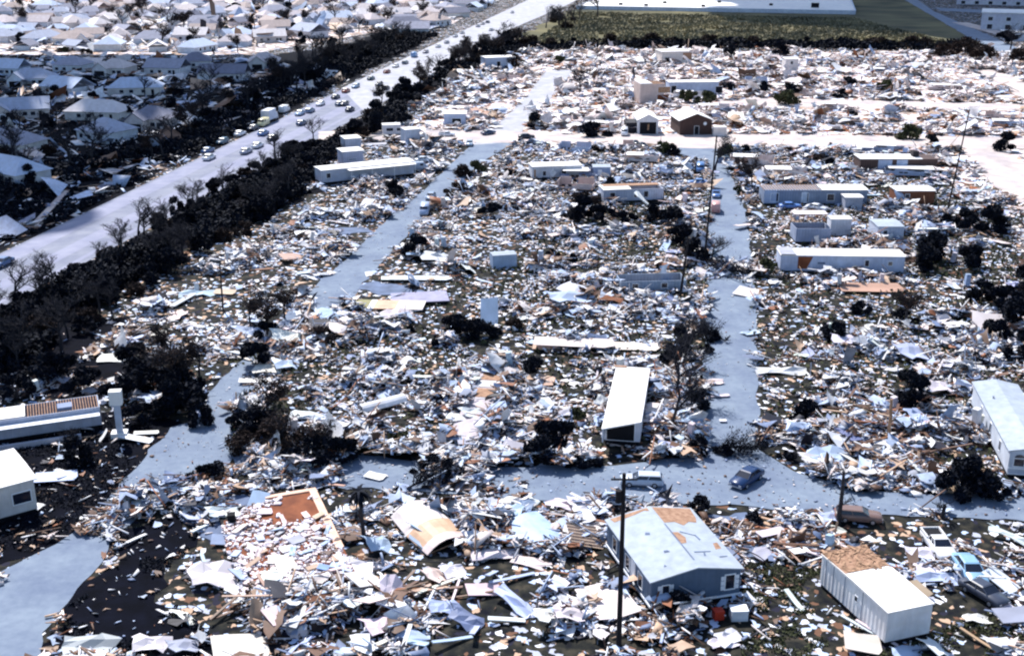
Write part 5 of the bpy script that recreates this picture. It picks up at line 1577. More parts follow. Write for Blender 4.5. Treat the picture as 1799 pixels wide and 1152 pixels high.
HAND = [  # kind, px, py, length, width, yaw deg, tilt, roll, colour
    ('torn_sheet', 385, 1022, 5.0, 3.4, 20, .25, .2, WHITE), ('wall_panel', 428, 1020, 2.8, 2.0, 60, .5, .3, PBLUE), ('torn_sheet', 628, 1003, 3.8, 2.2, -5, .1, .1, WHITE), ('wall_panel', 640, 1040, 3.4, 2.6, 50, .35, .2, WARM), ('wall_panel', 655, 1078, 3.4, 2.2, 55, .3, -.2, PINK), ('wall_panel', 850, 1042, 3.4, 1.8, 15, .15, .15, PINK),
    ('torn_sheet', 905, 1066, 5.0, 1.3, -50, .2, .3, PBLUE), ('wall_panel', 1068, 1065, 5.5, 4.4, -70, .05, .05, WARM), ('wall_panel', 1042, 1050, 3.0, 1.6, 70, .3, .3, PINK), ('torn_sheet', 272, 1138, 3.4, 2.2, 20, .3, .2, WHITE), ('wall_panel', 425, 1146, 5.0, 3.4, 20, .2, .1, WARM), ('torn_sheet', 325, 1143, 3, 2, 40, .4, .1, GREY), ('torn_sheet', 160, 1140, 4.6, 2.0, 10, .1, .3, GREY),
    ('plank', 890, 1093, 3.4, .6, 3, .1, 0, WHITE), ('plank', 835, 1112, 3.2, .5, 80, .3, 0, PBLUE), ('plank', 668, 1142, 3.2, .5, 60, .3, 0, WARM), ('plank', 545, 1115, 3.5, .45, 20, .1, 0, WHITE), ('plank', 480, 1075, 9, .25, 3, .02, 0, TAN), ('plank', 475, 1055, 5.5, .3, -55, .2, 0, TAN), ('plank', 350, 935, 2.6, .4, 70, .2, 0, WHITE), ('plank', 240, 950, 2.6, .35, 60, .1, 0, WHITE), ('plank', 360, 995, 3.0, .35, -65, .2, 0, PBLUE),
    ('wall_panel', 620, 905, 2.0, 1.3, 10, .1, 0, WHITE), ('wall_panel', 455, 890, 2.0, 2.8, 0, .3, .4, PBLUE), ('wall_panel', 490, 893, 1.6, 2.0, 30, .2, .2, WHITE), ('wall_panel', 505, 1010, 2.0, 3.0, 25, .1, .2, WARM), ('wall_panel', 400, 955, 3.2, 1.3, 5, .1, .5, PBLUE), ('torn_sheet', 395, 910, 3.5, 1.6, 25, .2, .3, WHITE), ('plank', 400, 955, 2.6, .6, 0, 0, 0, WARM),
    ('torn_sheet', 203, 632, 5.0, 2.6, 15, .15, .2, WHITE), ('torn_sheet', 187, 600, 2.4, 3.0, 70, .5, .2, PBLUE), ('torn_sheet', 440, 588, 4.6, 3.6, 30, .2, .1, PBLUE), ('torn_sheet', 508, 608, 5.0, 3.0, 10, .2, .25, WHITE), ('torn_sheet', 507, 645, 4.0, 2.8, 30, .25, .2, PBLUE), ('torn_sheet', 472, 652, 3.8, 2.4, 20, .2, .1, WARM), ('wall_panel', 450, 673, 4.6, 1.4, 5, .05, .1, WARM), ('plank', 405, 625, 5.5, .7, -20, .05, 0, WHITE), ('plank', 420, 630, 4.5, .5, -28, .05, 0, WARM),
    ('torn_sheet', 270, 590, 4, 2.2, 20, .1, .2, WARM), ('torn_sheet', 355, 518, 7, 2.6, 10, .05, .15, PBLUE), ('wall_panel', 396, 516, 3.6, 2.4, 0, .05, .05, TAN), ('wall_panel', 512, 458, 4, 3.4, 30, .1, .1, TAN), ('torn_sheet', 395, 478, 4, 2.2, 60, .4, .2, WHITE), ('torn_sheet', 285, 700, 2.6, 2.4, 40, .3, .2, PBLUE), ('plank', 345, 720, 6, .4, -65, .25, 0, PBLUE), ('plank', 250, 615, 6, .4, 20, .1, 0, PBLUE),
    ('torn_sheet', 770, 463, 5.4, 3.6, 15, .3, .2, WHITE), ('torn_sheet', 822, 478, 3, 3.4, 40, .5, .2, WHITE), ('wall_panel', 740, 493, 11, 2.2, 2, .02, .05, WHITE), ('wall_panel', 690, 492, 4, 2, 5, .04, .02, WHITE), ('wall_panel', 860, 565, 2.8, 6.0, 3, .05, .75, (.42, .58, .74)), ('torn_sheet', 1140, 372, 4.4, 7, 60, .5, .6, WHITE), ('wall_panel', 1010, 614, 12, 3.0, -4, .02, .1, PINK), ('wall_panel', 1095, 612, 11, 2.6, -3, .02, .1, WARM), ('torn_sheet', 1000, 540, 7, 4.5, 25, .15, .15, PBLUE), ('torn_sheet', 1010, 522, 5.5, 3.5, -35, .3, .3, WHITE),
    ('wall_panel', 905, 800, 3.2, 2.4, -20, .15, .2, GREY), ('wall_panel', 1736, 578, 5.0, 5.0, -15, .1, .45, WHITE), ('wall_panel', 1318, 518, 5.0, 4.0, -30, .05, .1, WARM), ('wall_panel', 1530, 510, 11, 4, 0, .02, .1, TAN), ('torn_sheet', 1250, 675, 3.6, 1.6, 20, .05, .1, WARM), ('wall_panel', 1270, 742, .9, .7, 0, 0, 0, WHITE), ('wall_panel', 1265, 698, 2.6, .8, 5, 0, 0, WARM),
    ('torn_sheet', 1370, 655, 7.0, 1.8, 3, .02, .2, WHITE), ('torn_sheet', 1480, 790, 4.6, 4.0, 30, .4, .3, WHITE), ('torn_sheet', 1460, 822, 5, 3, 10, .1, .2, PBLUE), ('torn_sheet', 1500, 825, 3, 3.6, 60, .5, .3, WHITE), ('torn_sheet', 1435, 828, 4, 1.8, -10, .1, .1, WARM), ('wall_panel', 1555, 790, 3.0, 1.2, -10, .1, .1, WHITE), ('torn_sheet', 1600, 630, 5, 4, 30, .2, .3, PBLUE), ('torn_sheet', 1490, 610, 6, 3, 10, .2, .2, WHITE), ('torn_sheet', 1650, 690, 4.4, 3.2, 20, .25, .2, WHITE), ('torn_sheet', 1610, 750, 3.4, 2.6, 40, .3, .3, PBLUE),
    ('plank', 1425, 770, 3.6, .6, 80, .4, 0, WHITE), ('plank', 1540, 745, 7, .35, 20, .1, 0, RUST), ('plank', 1500, 738, 8, .4, -10, .05, 0, TAN), ('plank', 1590, 735, 8, .4, 5, .05, 0, RUST), ('plank', 1520, 718, 6, .4, 35, .2, 0, BROWN), ('plank', 1580, 760, 6, .4, -25, .1, 0, TAN), ('plank', 1500, 765, 7, .35, 8, .05, 0, RUST), ('plank', 1550, 765, 7, .3, -5, .05, 0, RUST),
    ('torn_sheet', 1620, 978, 3.4, 1.8, 0, .1, .2, WHITE), ('torn_sheet', 1630, 1005, 2.6, 1.8, 20, .2, .1, WARM), ('torn_sheet', 1650, 1020, 4.5, 1.8, 0, .1, .2, PBLUE), ('wall_panel', 1757, 1030, 2.4, 3.4, 35, .1, .25, WHITE), ('wall_panel', 1750, 1062, 1.2, 4.5, 40, .1, .1, WHITE), ('torn_sheet', 1715, 978, 1, 1, 0, .1, .1, GBLUE), ('torn_sheet', 1780, 950, 5, 1.2, -30, .2, .1, WHITE), ('wall_panel', 1790, 1090, 5, 2, 15, .1, .2, GREY), ('torn_sheet', 1715, 1092, 2.2, 1.1, 0, .1, .1, WHITE), ('plank', 1720, 1130, 4, .3, -55, .1, 0, TAN),
    ('wall_panel', 1515, 1135, 3.2, 2.6, -10, .1, .1, PINK), ('torn_sheet', 1640, 1145, 2.4, 2.6, 40, .4, .2, WHITE), ('torn_sheet', 1590, 1150, 3, 1.4, 20, .2, .2, PBLUE), ('plank', 1395, 1060, 3.0, .5, -70, .2, 0, WHITE), ('plank', 1520, 1110, 5, .3, -45, .1, 0, WHITE), ('plank', 1545, 1120, 5, .3, -50, .1, 0, WARM), ('torn_sheet', 1270, 1135, 2.4, 1.2, 20, .1, .2, WHITE), ('torn_sheet', 1280, 1125, 2.6, 1.6, 40, .2, .2, WHITE),
    ('wall_panel', 1360, 940, 4.4, 1.2, 30, .1, .1, WARM), ('wall_panel', 1415, 945, 3.6, 1.2, 5, .1, .1, PINK), ('torn_sheet', 1460, 915, 2.6, 1.6, 20, .2, .2, PBLUE), ('torn_sheet', 1450, 930, 4, .8, -35, .1, .1, WHITE), ('torn_sheet', 1340, 975, 3.4, 2, 50, .2, .1, GREY), ('torn_sheet', 1625, 850, 1.2, 1.0, 0, .2, .2, WHITE), ('torn_sheet', 1680, 868, 2.2, 1.6, 0, .2, .3, TAN),
    ('torn_sheet', 830, 735, 3, 2, 30, .2, .3, WHITE), ('torn_sheet', 700, 560, 5, 3, 20, .1, .2, WARM), ('torn_sheet', 575, 560, 4, 4, 40, .2, .2, PBLUE), ('torn_sheet', 540, 735, 4, 1.8, 0, .2, .2, WHITE), ('torn_sheet', 545, 690, 2.4, 1.0, 70, .5, .2, PBLUE), ('wall_panel', 660, 840, 2.4, 1.5, -25, .03, .03, WHITE), ('wall_panel', 818, 850, 2.2, 1.1, 5, .1, 0, WHITE), ('torn_sheet', 1000, 895, 4, 1.6, -15, .2, .1, WARM), ('torn_sheet', 910, 893, 3.2, 1.3, -15, .1, .1, WARM), ('torn_sheet', 1020, 890, 3.0, 1.8, 10, .2, .1, WHITE),
    ('torn_sheet', 740, 940, 2.2, 2.6, 60, .6, .2, PBLUE), ('torn_sheet', 665, 965, 3.0, 2.6, 40, .4, .3, PBLUE), ('wall_panel', 735, 965, .8, 2.6, 80, .2, .6, PBLUE), ('torn_sheet', 800, 1010, 2.6, 2.4, 30, .3, .2, WHITE), ('torn_sheet', 765, 1020, 2.8, 2.4, 60, .4, .3, PINK), ('torn_sheet', 870, 980, 4.6, 1.6, 10, .1, .2, WARM), ('torn_sheet', 930, 990, 3.6, 1.6, -20, .1, .1, PINK), ('plank', 900, 1020, 5, .4, 30, .1, 0, PBLUE), ('plank', 865, 1015, 4, .5, 75, .4, 0, PBLUE), ('torn_sheet', 690, 1055, 2.2, 3.2, 20, .5, .5, WHITE), ('torn_sheet', 780, 1075, 3, 2, 20, .3, .2, PBLUE), ('torn_sheet', 820, 1095, 3, 2, -30, .3, .2, GBLUE), ('torn_sheet', 670, 1110, 3.4, 2.6, 40, .3, .2, WARM), ('torn_sheet', 720, 1125, 3, 1.4, -20, .2, .2, PBLUE), ('plank', 795, 1130, 4, .4, 30, .2, 0, PBLUE), ('torn_sheet', 960, 1100, 3, 1.6, 60, .3, .2, WHITE), ('torn_sheet', 1000, 1100, 3, 1.6, 10, .3, .2, WARM), ('torn_sheet', 1055, 1118, 2.4, 1.4, 70, .3, .2, WARM),
]


def one_h(x, y):
    X, Y = np.array([x]), np.array([y])
    return float(mound(X, Y, density(X, Y))[0]) * .85 + .1


for (k, px, py, L_, W_, yaw, ti, ro, col) in HAND:
    p = G(px, py)
    z_ = one_h(p.x, p.y)
    if L_ * W_ > 4:
        footprint(p - rot2((L_ * .36, W_ * .36), R(yaw)), R(yaw), L_ * .72, W_ * .72, 0)
    put_piece(k, p.x, p.y, z_ + .18 + .25 * W_ * abs(math.sin(ro)) + .2 * L_ * abs(math.sin(ti)), L_, W_, R(yaw), ti, col, ro)


def bulk(kind, n, y0, y1, lw, pal, wts, near_w=1.0):
    x, y, d = sample_points(n, y0, y1)
    hm = mound(x, y, d)
    for i in range(n):
        L_, W_ = lw()
        col = rnd.choices(pal, wts)[0]
        ti, ro = (rnd.gauss(0, .22), rnd.gauss(0, .22)) if y1 < 250 else (rnd.gauss(0, .12), rnd.gauss(0, .12))
        yaw = -YAW + rnd.choice((0, 0, math.pi / 2)) + rnd.gauss(0, .5)
        px = P(x[i], y[i])
        if not (-20 < px[0] < 1820 and px[1] < 1170) or (kind == 'appliance' and abs(px[0] - 690) < 90 and abs(px[1] - 735) < 60):
            continue
        put_piece(kind, x[i], y[i], hm[i] * .85 + .2 + .22 * W_ * abs(math.sin(ro)) + (.2 * L_ * abs(math.sin(ti)) if kind != 'appliance' else 0), L_, W_, yaw, ti, col, ro)


# ------------------------------------------------------------------ larger wreck sections, floors, odd objects
def floor_slab(a, b, depth, h, colors, label, rim=None):
    A, rz, L, D = base_frame(a, b, depth)
    t = thing('floor_platform', label, 'floor', A, rz, 'bare floors left of carried-off homes')
    MB().box(.15, L - .15, .15, D - .15, 0, h - .12).build('base', M['black'], t)
    footprint(A, rz, L, D, -.4)
    x = 0
    for (u, c) in colors:
        MB().box(x, u * L - .004, 0, D, h - .115, h).build('floor_covering', M['debris'], t, c)
        x = u * L
    return t, A, rz, L, D


floor_slab((618, 549), (742, 552), 4.5, .8, [(.22, (.22, .20, .06)), (.30, WHITE), (.62, (.66, .40, .26)), (1, WARM)], 'bare floor with olive and peach squares right of the left street')
floor_slab((690, 540), (790, 535), 5.5, .7, [(1, (.30, .29, .44))], 'lavender floor strip behind the peach floor')
t, A, rz, L, D = floor_slab((783, 782), (842, 782), 23, .7, [(1, (.50, .45, .50))], 'long lavender-grey floor running back to an orange end')
MB().box(.1, L - .1, D * .60, D * .73, .705, .75).build('orange_patch', M['ply'], t)
MB().box(.4, L - .2, D * .86, D, .705, .75).build('orange_patch', M['ply'], t)
MB().box(.3, L * .9, D * .75, D * .84, .705, .8).build('loose_sheet', M['white_metal'], t)
floor_slab((935, 618), (1005, 620), 3, .5, [(.5, TAN), (1, WARM)], 'narrow tan floor left of the pinkish long panel')
a_, c_ = G(628, 1022), G(556, 872)
v_ = c_ - a_
rz, L, D = math.atan2(v_.y, v_.x) - math.pi / 2, 11.0, v_.length
A = a_ - rot2((L, 0), rz)
t = thing('house_floor', 'wide rust-red house floor littered with white insulation at lower left', 'floor', A, rz)
footprint(A, rz, L, D, 0)
MB().box(.3, L - .3, .3, D - .3, 0, .55).build('base', M['black'], t)
MB().slab([(1.8, .3), (L * .45, 0), (L * .8, .5), (L, 0), (L, D), (L * .55, D), (L * .5, D - 1.2), (L * .32, D - .8), (L * .25, D - 2.8), (.6, D - 3.2), (0, D * .5), (1.2, D * .36)], .555, .70).build('floor_covering', M['rust'], t)
MB().box(L - .75, L + .05, D * .3, D + .6, .705, .85).box(L * .5, L - .76, D, D + .6, .56, .85).build('pink_border', M['debris'], t, (.80, .50, .36))
rg = random.Random(9)
for nn, cc in ((1300, (.74, .70, .76)), (700, (.70, .56, .56)), (420, (.38, .38, .48)), (300, (.10, .05, .04))):
    m = MB()
    for i in range(nn):
        x, y = rg.uniform(.1, L - .2), rg.uniform(.1, D * .98)
        cover = .92 if y < D * .68 else .5 if x < L * .5 else .24
        if noise(np.array([x * 1.0]), np.array([y]), 1.3, 21)[0] > cover * .9 + .08:
            continue
        s_ = .05 + .38 * rg.random() ** 2.2
        pts = [(x + s_ * math.cos(a) * rg.uniform(.3, 1.3), y + s_ * math.sin(a) * rg.uniform(.3, 1.3)) for a in (0, 1.3, 2.4, 3.6, 4.9)]
        m.slab(pts, .703, .71 + rg.uniform(.01, .22))
    m.build('insulation_scraps', M['debris'], t, cc)
for i in range(34):
    u, v = rnd.uniform(.02, .95), rnd.uniform(.02, .72)
    put_piece(rnd.choice(('torn_sheet', 'wall_panel', 'plank')), *(A + rot2((L * u, D * v), rz)).xy, .95, rnd.uniform(.8, 2.2), rnd.uniform(.3, .9), rnd.uniform(0, 6), rnd.gauss(0, .15), rnd.choice((WHITE, WARM, PBLUE, PINK, GREY, TAN)), rnd.gauss(0, .15))
for (u, v, s, c) in ((.15, .86, 1.0, WHITE), (.45, .83, .9, WARM), (.40, .28, 1.2, WARM), (.62, .45, 1.1, GREY), (.75, .12, .7, (.2, .36, .66)), (.30, .12, 1.3, WHITE)):
    put_piece('wall_panel', *(A + rot2((L * u, D * v), rz)).xy, .95, 1.6 * s, 1.2 * s, rz + rnd.uniform(-.6, .6), .12, c, .1)


def curved_roof(px, L_, W_, yaw, label, cols, tilt=0.0, curl=.8, zoff=.4, roll=0.0, name='roof_section'):
    p = G(*px)
    t = thing(name, label, 'roof section', (p.x, p.y, zoff), R(yaw))
    t.rotation_euler = (roll, tilt, R(yaw))
    footprint(p - rot2((L_ * .4, W_ * .4), R(yaw)), R(yaw), L_ * .8, W_ * .8, 0)
    x = 0
    for (u, c) in cols:
        x0, x1 = (x - .5) * L_, (u - .5) * L_ - .003
        secs = []
        for i in range(5):
            xx = x0 + (x1 - x0) * i / 4
            ww = W_ * (.5 - .10 * abs(xx / L_))
            pr = [(-ww + 2 * ww * k / 6, curl * (1 - (2 * k / 6 - 1) ** 2)) for k in range(7)]
            secs.append([(xx, y, z) for y, z in pr] + [(xx, y, z - .08) for y, z in pr[::-1]])
        MB().loft(secs).build('skin', M['debris'], t, c)
        x = u
    m = MB()
    for k in range(5):
        xx = L_ * (-.48 + .24 * k)
        m.box(xx - .04, xx + .04, -W_ * .42, W_ * .42, -.12, -.02)
    m.build('joist', M['timber'], t)
    return t


p_ = curved_roof((752, 938), 8.2, 5.0, -58, 'big curled roof section, white above and tan below, left of centre', [(.50, WARM), (.85, (.66, .43, .28)), (1, PINK)], .06, .9, .8, .12)
landmark('the big curled roof section', *G(752, 938).xy)
curved_roof((942, 945), 6.4, 4.2, -62, 'pale blue roof section lying left of the corrugated tan panel', [(1, (.40, .54, .78))], .08, .35, .7, .1)
curved_roof((672, 716), 6.4, 2.2, 35, 'white boat-shaped shell among the rubble above the bottom street', [(1, WHITE)], 0.0, .7, .5, 0, 'boat_shell')
landmark('the white boat-shaped shell', *G(672, 716).xy)
p = G(1026, 955)
t = thing('corrugated_panel', 'corrugated tan panel propped against the double-wide home', 'panel', (p.x, p.y, .9))
t.rotation_euler = (.28, .30, R(15))
m = MB()
pr = []
for i in range(29):
    pr.append((-1.6 + 3.2 * i / 28, .10 if i % 4 in (0, 1) else -.02))
m.loft([[(x, y, z) for y, z in pr] + [(x, y, z - .03) for y, z in pr[::-1]] for x in (-1.7, 1.7)])
m.build('sheet', M['debris'], t, (.60, .45, .34))
landmark('the corrugated tan panel', p.x, p.y)


def box_item(name, label, cat, px, s, mt, col=None, rz=0.2, lid=None):
    p = G(*px)
    t = thing(name, label, cat, (p.x, p.y, .05), rz)
    b = MB().loft([[(x, y, z) for x, y in ((-s[0], -s[1]), (s[0], -s[1]), (s[0], s[1]), (-s[0], s[1]))] for z in (0, s[2])])
    b.build('body', M[mt], t, col)
    MB().box(-s[0] * 1.05, s[0] * 1.05, -s[1] * 1.05, s[1] * 1.05, s[2] + .004, s[2] + .08).build('lid', M[lid or mt], t, col)
    FOOT.append([(p.x - s[0], p.y - s[1]), (p.x + s[0], p.y - s[1]), (p.x + s[0], p.y + s[1]), (p.x - s[0], p.y + s[1])])
    return t


box_item('red_crate', 'red crate on the grass in front of the double-wide home', 'crate', (1261, 1086), (.45, .4, .8), 'red')
box_item('air_conditioner', 'white air conditioner box right of the red crate', 'appliance', (1297, 1086), (.75, .55, 1.0), 'wall', (.62, .68, .76), .05, 'trim')
box_item('water_heater', 'dark box standing on the rust-red floor edge', 'appliance', (408, 925), (.4, .4, 1.4), 'black')
FOOT.append(GP([(1225, 1078), (1320, 1070), (1325, 1120), (1235, 1128)]))
# the white upright frame and the block beside the long left trailer
p = G(212, 768)
t = thing('standing_column', 'white boxed column with a square head beside the long trailer', 'column', (p.x, p.y, 0), .15)
MB().box(-.35, .35, -.3, .3, .8, 4.4).build('shaft', M['wall'], t, (.52, .58, .70))
MB().box(-.75, .7, -.5, .5, 4.405, 6.2).build('head', M['white_metal'], t)
MB().box(-1.0, .9, -.7, .7, 0, .795).build('base', M['white_metal'], t)
landmark('the white boxed column', p.x, p.y)
put_piece('wall_panel', *G(240, 775).xy, .4, 4.5, 1.2, -.3, .05, WHITE, .05)
put_piece('wall_panel', *G(258, 765).xy, .4, 3.0, .9, .2, .05, WHITE, .05)
put_piece('wall_panel', *G(100, 842).xy, .4, 4.6, 2.4, .25, .05, PBLUE, .05)


# torn trailer shells in the far field
def shell_proto(k):
    rg = random.Random(300 + k)
    t = thing('trailer_shell', 'x', 'trailer', group='torn trailer shells in the far field')
    L_, D_, h = rg.uniform(8, 15), 4.0, rg.uniform(1.5, 2.5)
    m = MB()
    x = 0
    for side in (0, D_ - .1):
        x = 0
        while x < L_ - .5:
            w = rg.uniform(1.2, 3)
            hh = max(.6, h * rg.choice((1, .8, .5, .7, .3)))
            m.box(x, min(L_, x + w) - .01, side, side + .1, .4, hh)
            x += w
    m.box(-.1, -.003, 0, D_, .4, h * rg.uniform(.6, 1)).box(L_ + .003, L_ + .1, 0, D_, .4, h * rg.uniform(.5, 1))
    o = m.build('wall', M['wall'], t)
    o['tint'] = 1
    MB().box(0, L_, .11, D_ - .11, .25, .39).build('floor_deck', M['ply'] if k % 2 else M['timber'], t)
    if k % 3:
        MB().box(L_ * .05, L_ * rg.uniform(.4, .9), -.2, D_ + .2, h + .01, h + .1).build('roof', M['white_metal'], t)
    for i in range(2):
        xx = rg.uniform(1, L_ - 2)
        MB().box(xx, xx + .9, -.03, -.003, .9, min(1.7, h * .6)).build('window', M['glass'], t)
    return t


SP_ = [shell_proto(k) for k in range(5)]
SHC = [WHITE, WARM, PBLUE, GBLUE, (.62, .52, .50), TAN]
cnt = 0
while cnt < 30:
    px, py = rnd.uniform(700, 1799), rnd.triangular(92, 430, 150)
    p = G(px, py)
    if px < 760 and py > 240:
        continue
    if density(np.array([p.x, p.x + 6, p.x + 12]), np.array([p.y, p.y + 1, p.y + 2])).min() < .12:
        continue
    cc = rnd.choice(SHC)
    o = copy_tree(rnd.choice(SP_), None, cc)
    o.location, o.rotation_euler = (p.x, p.y, 0), (0, 0, -YAW + rnd.gauss(0, .06) + (math.pi / 2 if rnd.random() < .12 else 0))
    footprint(Vector((p.x, p.y, 0)), o.rotation_euler.z, 12, 4.2)
    NAMED_LATER.append((o, 'torn %s trailer shell' % CNAME.get(cc, 'dusty'), p.x, p.y, 'standing'))
    cnt += 1
for p_ in SP_:
    drop(p_)

# ------------------------------------------------------------------ spread the rubble round everything built so far
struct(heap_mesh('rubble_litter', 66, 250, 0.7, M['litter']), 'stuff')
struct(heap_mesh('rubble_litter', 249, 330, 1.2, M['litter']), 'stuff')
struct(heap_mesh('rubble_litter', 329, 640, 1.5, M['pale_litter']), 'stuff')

NS = 1.0
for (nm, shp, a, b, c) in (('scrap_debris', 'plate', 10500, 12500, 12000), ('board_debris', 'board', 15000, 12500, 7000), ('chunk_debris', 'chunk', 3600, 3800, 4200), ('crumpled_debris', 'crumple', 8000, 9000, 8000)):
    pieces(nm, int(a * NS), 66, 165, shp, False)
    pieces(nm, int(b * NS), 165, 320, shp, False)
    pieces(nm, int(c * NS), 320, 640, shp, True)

bulk('torn_sheet', 90, 70, 170, lambda: (rnd.uniform(1.5, 3.2), rnd.uniform(.8, 1.7)), [WHITE, WARM, PBLUE, GBLUE, GREY, PINK], [5, 2, 4, 1, 1, 1])
bulk('torn_sheet', 120, 170, 330, lambda: (rnd.uniform(2.0, 4.2), rnd.uniform(1.0, 2.2)), [WHITE, WARM, PBLUE, GBLUE, GREY, PINK], [6, 2, 4, 1, 1, 1])
bulk('wall_panel', 50, 70, 180, lambda: (rnd.uniform(1.6, 3.4), rnd.uniform(1.0, 2.0)), [WHITE, WARM, PBLUE, TAN, GREY, PINK], [5, 2, 3, 1, 1, 1])
bulk('wall_panel', 80, 180, 330, lambda: (rnd.uniform(2.5, 7), rnd.uniform(.9, 2.0)), [WHITE, WARM, PBLUE, TAN, GREY, PINK], [6, 3, 3, 1, 1, 2])
bulk('wall_panel', 110, 330, 630, lambda: (rnd.uniform(3.5, 9), rnd.uniform(1.4, 3)), [WHITE, WARM, PBLUE, TAN, RUST, PINK], [6, 4, 2, 1, 1, 2])
bulk('plank', 70, 70, 220, lambda: (rnd.uniform(2.5, 5.5), rnd.uniform(.22, .45)), [WHITE, WARM, PBLUE, TAN, BROWN, RUST], [4, 2, 3, 3, 3, 1])
for (px, n, sx, sy, h_) in (((1555, 752), 70, 6.5, 7.0, .9), ((1410, 955), 40, 4.0, 3.5, .7), ((1470, 985), 14, 2.0, 2.0, .5), ((470, 1075), 22, 6, 2.0, .4), ((760, 1040), 18, 4, 3, .5), ((1690, 410), 16, 6, 6, .5), ((1400, 405), 16, 5, 5, .8)):
    c_ = G(*px)
    for i in range(n):
        x, y = c_.x + rnd.gauss(0, .5) * sx, c_.y + rnd.gauss(0, .5) * sy
        if any(inpoly(f, np.array([x]), np.array([y]))[0] for f in FOOT):
            continue
        put_piece('plank', x, y, .3 + rnd.random() * h_, rnd.uniform(2, 6.5), rnd.uniform(.18, .4), rnd.gauss(.2, .7) + rnd.choice((0, 0, 1.4)), rnd.gauss(0, .12), rnd.choice((TAN, BROWN, BROWN, RUST, BROWN, WARM)))
for (pts, lab) in (([(655, 968), (700, 975), (740, 985), (790, 985), (828, 972)], 'black cable looping out from under the curled roof section'), ([(700, 1040), (730, 1030), (765, 1035), (790, 1055), (800, 1080)], 'black arched cable over dark rubble in the lower centre'), ([(1290, 960), (1330, 975), (1360, 1000)], 'black cable trailing from the double-wide home')):
    m = MB()
    gp = [G(*p, 1.1 if 0 < i < len(pts) - 1 else .3) for i, p in enumerate(pts)]
    cv = []
    for i in range(len(gp) - 1):
        p0, p1, p2, p3 = gp[max(0, i - 1)], gp[i], gp[i + 1], gp[min(len(gp) - 1, i + 2)]
        for k in range(6):
            u = k / 6
            cv.append(.5 * ((2 * p1) + (p2 - p0) * u + (2 * p0 - 5 * p1 + 4 * p2 - p3) * u * u + (3 * p1 - p0 - 3 * p2 + p3) * u ** 3))
    cv.append(gp[-1])
    m.loft([[p + Vector((0, .07 * math.cos(a), .07 * math.sin(a))) for a in (0, 1.26, 2.5, 3.8, 5.0)] for p in cv])
    tag(m.build('loose_cable', M['rubber']), lab, 'cable')
bulk('appliance', 34, 75, 260, lambda: (1, rnd.uniform(.8, 1.2)), [WHITE, WARM, PBLUE], [5, 1, 2])

for px, k in (([(0, 1010), (120, 945), (205, 943), (240, 900), (440, 832), (445, 800), (412, 762), (402, 722), (455, 650), (402, 655), (350, 740), (242, 815), (200, 870)], 200), ([(575, 835), (640, 802), (735, 815), (850, 826), (1080, 822), (1228, 800), (1335, 795), (1410, 838), (1600, 870), (1799, 874), (1799, 912), (1400, 893), (1060, 878), (720, 862)], 520),
              ([(1232, 700), (1243, 490), (1246, 400), (1300, 360), (1320, 440), (1330, 600), (1335, 790), (1230, 790)], 160), ([(550, 545), (600, 470), (750, 340), (800, 325), (640, 497), (600, 548)], 110)):
    pieces('street_litter', k, 0, 0, 'plate', False, GP(px), .40, True)
for px in ([(90, 1150), (90, 1110), (210, 960), (300, 900), (330, 960), (280, 1040), (380, 1150)], [(0, 780), (180, 740), (310, 755), (235, 820), (200, 870), (110, 930), (0, 990)]):
    pieces('lawn_litter', 100, 0, 0, 'plate', False, GP(px), .8)
    pieces('lawn_litter', 24, 0, 0, 'crumple', False, GP(px), .8)
SHADE = GP([(-20, 98), (420, 98), (620, 140), (470, 200), (330, 280), (200, 330), (0, 430), (-20, 430)])
pieces('yard_debris', 3600, 0, 0, 'plate', True, SHADE, 1.1)
pieces('yard_debris', 900, 0, 0, 'crumple', True, SHADE, 1.8)
pieces('yard_debris', 700, 0, 0, 'board', True, SHADE, .8)
pieces('yard_debris', 6000, 0, 0, 'plate', True, SUB, 2.4)
pieces('yard_debris', 2200, 0, 0, 'crumple', True, SUB, 2.6)
pieces('yard_debris', 160, 0, 0, 'plate', True, GP([(0, 420), (0, 440), (220, 335), (350, 275), (340, 262), (200, 315)]), 1.2)
# dark undergrowth of the woods beside the highway, tufts of the field
PATHS = [GP(q) for q in ([(-60, 424), (0, 400), (66, 368), (72, 390), (0, 424), (-60, 452)], [(46, 402), (106, 334), (130, 330), (68, 408)], [(128, 346), (206, 308), (220, 320), (150, 352)])]


LOWG = GP([(-80, 475), (0, 450), (330, 290), (300, 262), (130, 322), (-80, 395)])


def tufts(name, n, poly, material, hmax, size, patch):
    x, y, _ = sample_poly(n, GP(poly))
    keep = noise(x, y, patch, 31) * .6 + noise(x, y, patch * .3, 32) * .4 > .36
    for pl in PATHS:
        keep &= ~inpoly(pl, x, y)
    if name == 'park_weeds' or name == 'lawn_weeds':
        keep &= density(x, y) > .008
    x, y = x[keep], y[keep]
    n = len(x)
    h = hmax * rng.random(n) ** 1.2 * (.35 + noise(x, y, patch * .4, 33))
    if patch == 18:
        h = np.where(inpoly(LOWG, x, y), h * .12, h)
    V = np.repeat(np.array([(-1, 0, 0), (0, -.7, 0), (1, 0, 0), (0, .7, 0)], float)[None], n, 0) * (size * (rng.random((n, 1, 1)) + .5))
    RM = rotmats(rng.random(n) * 6.28, rng.normal(0, .8, n), rng.normal(0, .8, n))
    V = np.einsum('nij,nkj->nki', RM, V) + np.stack([x, y, h + size * .6], 1)[:, None, :]
    return struct(np_mesh(name, V.reshape(-1, 3), np.arange(n * 4).reshape(-1, 4), material), 'stuff')


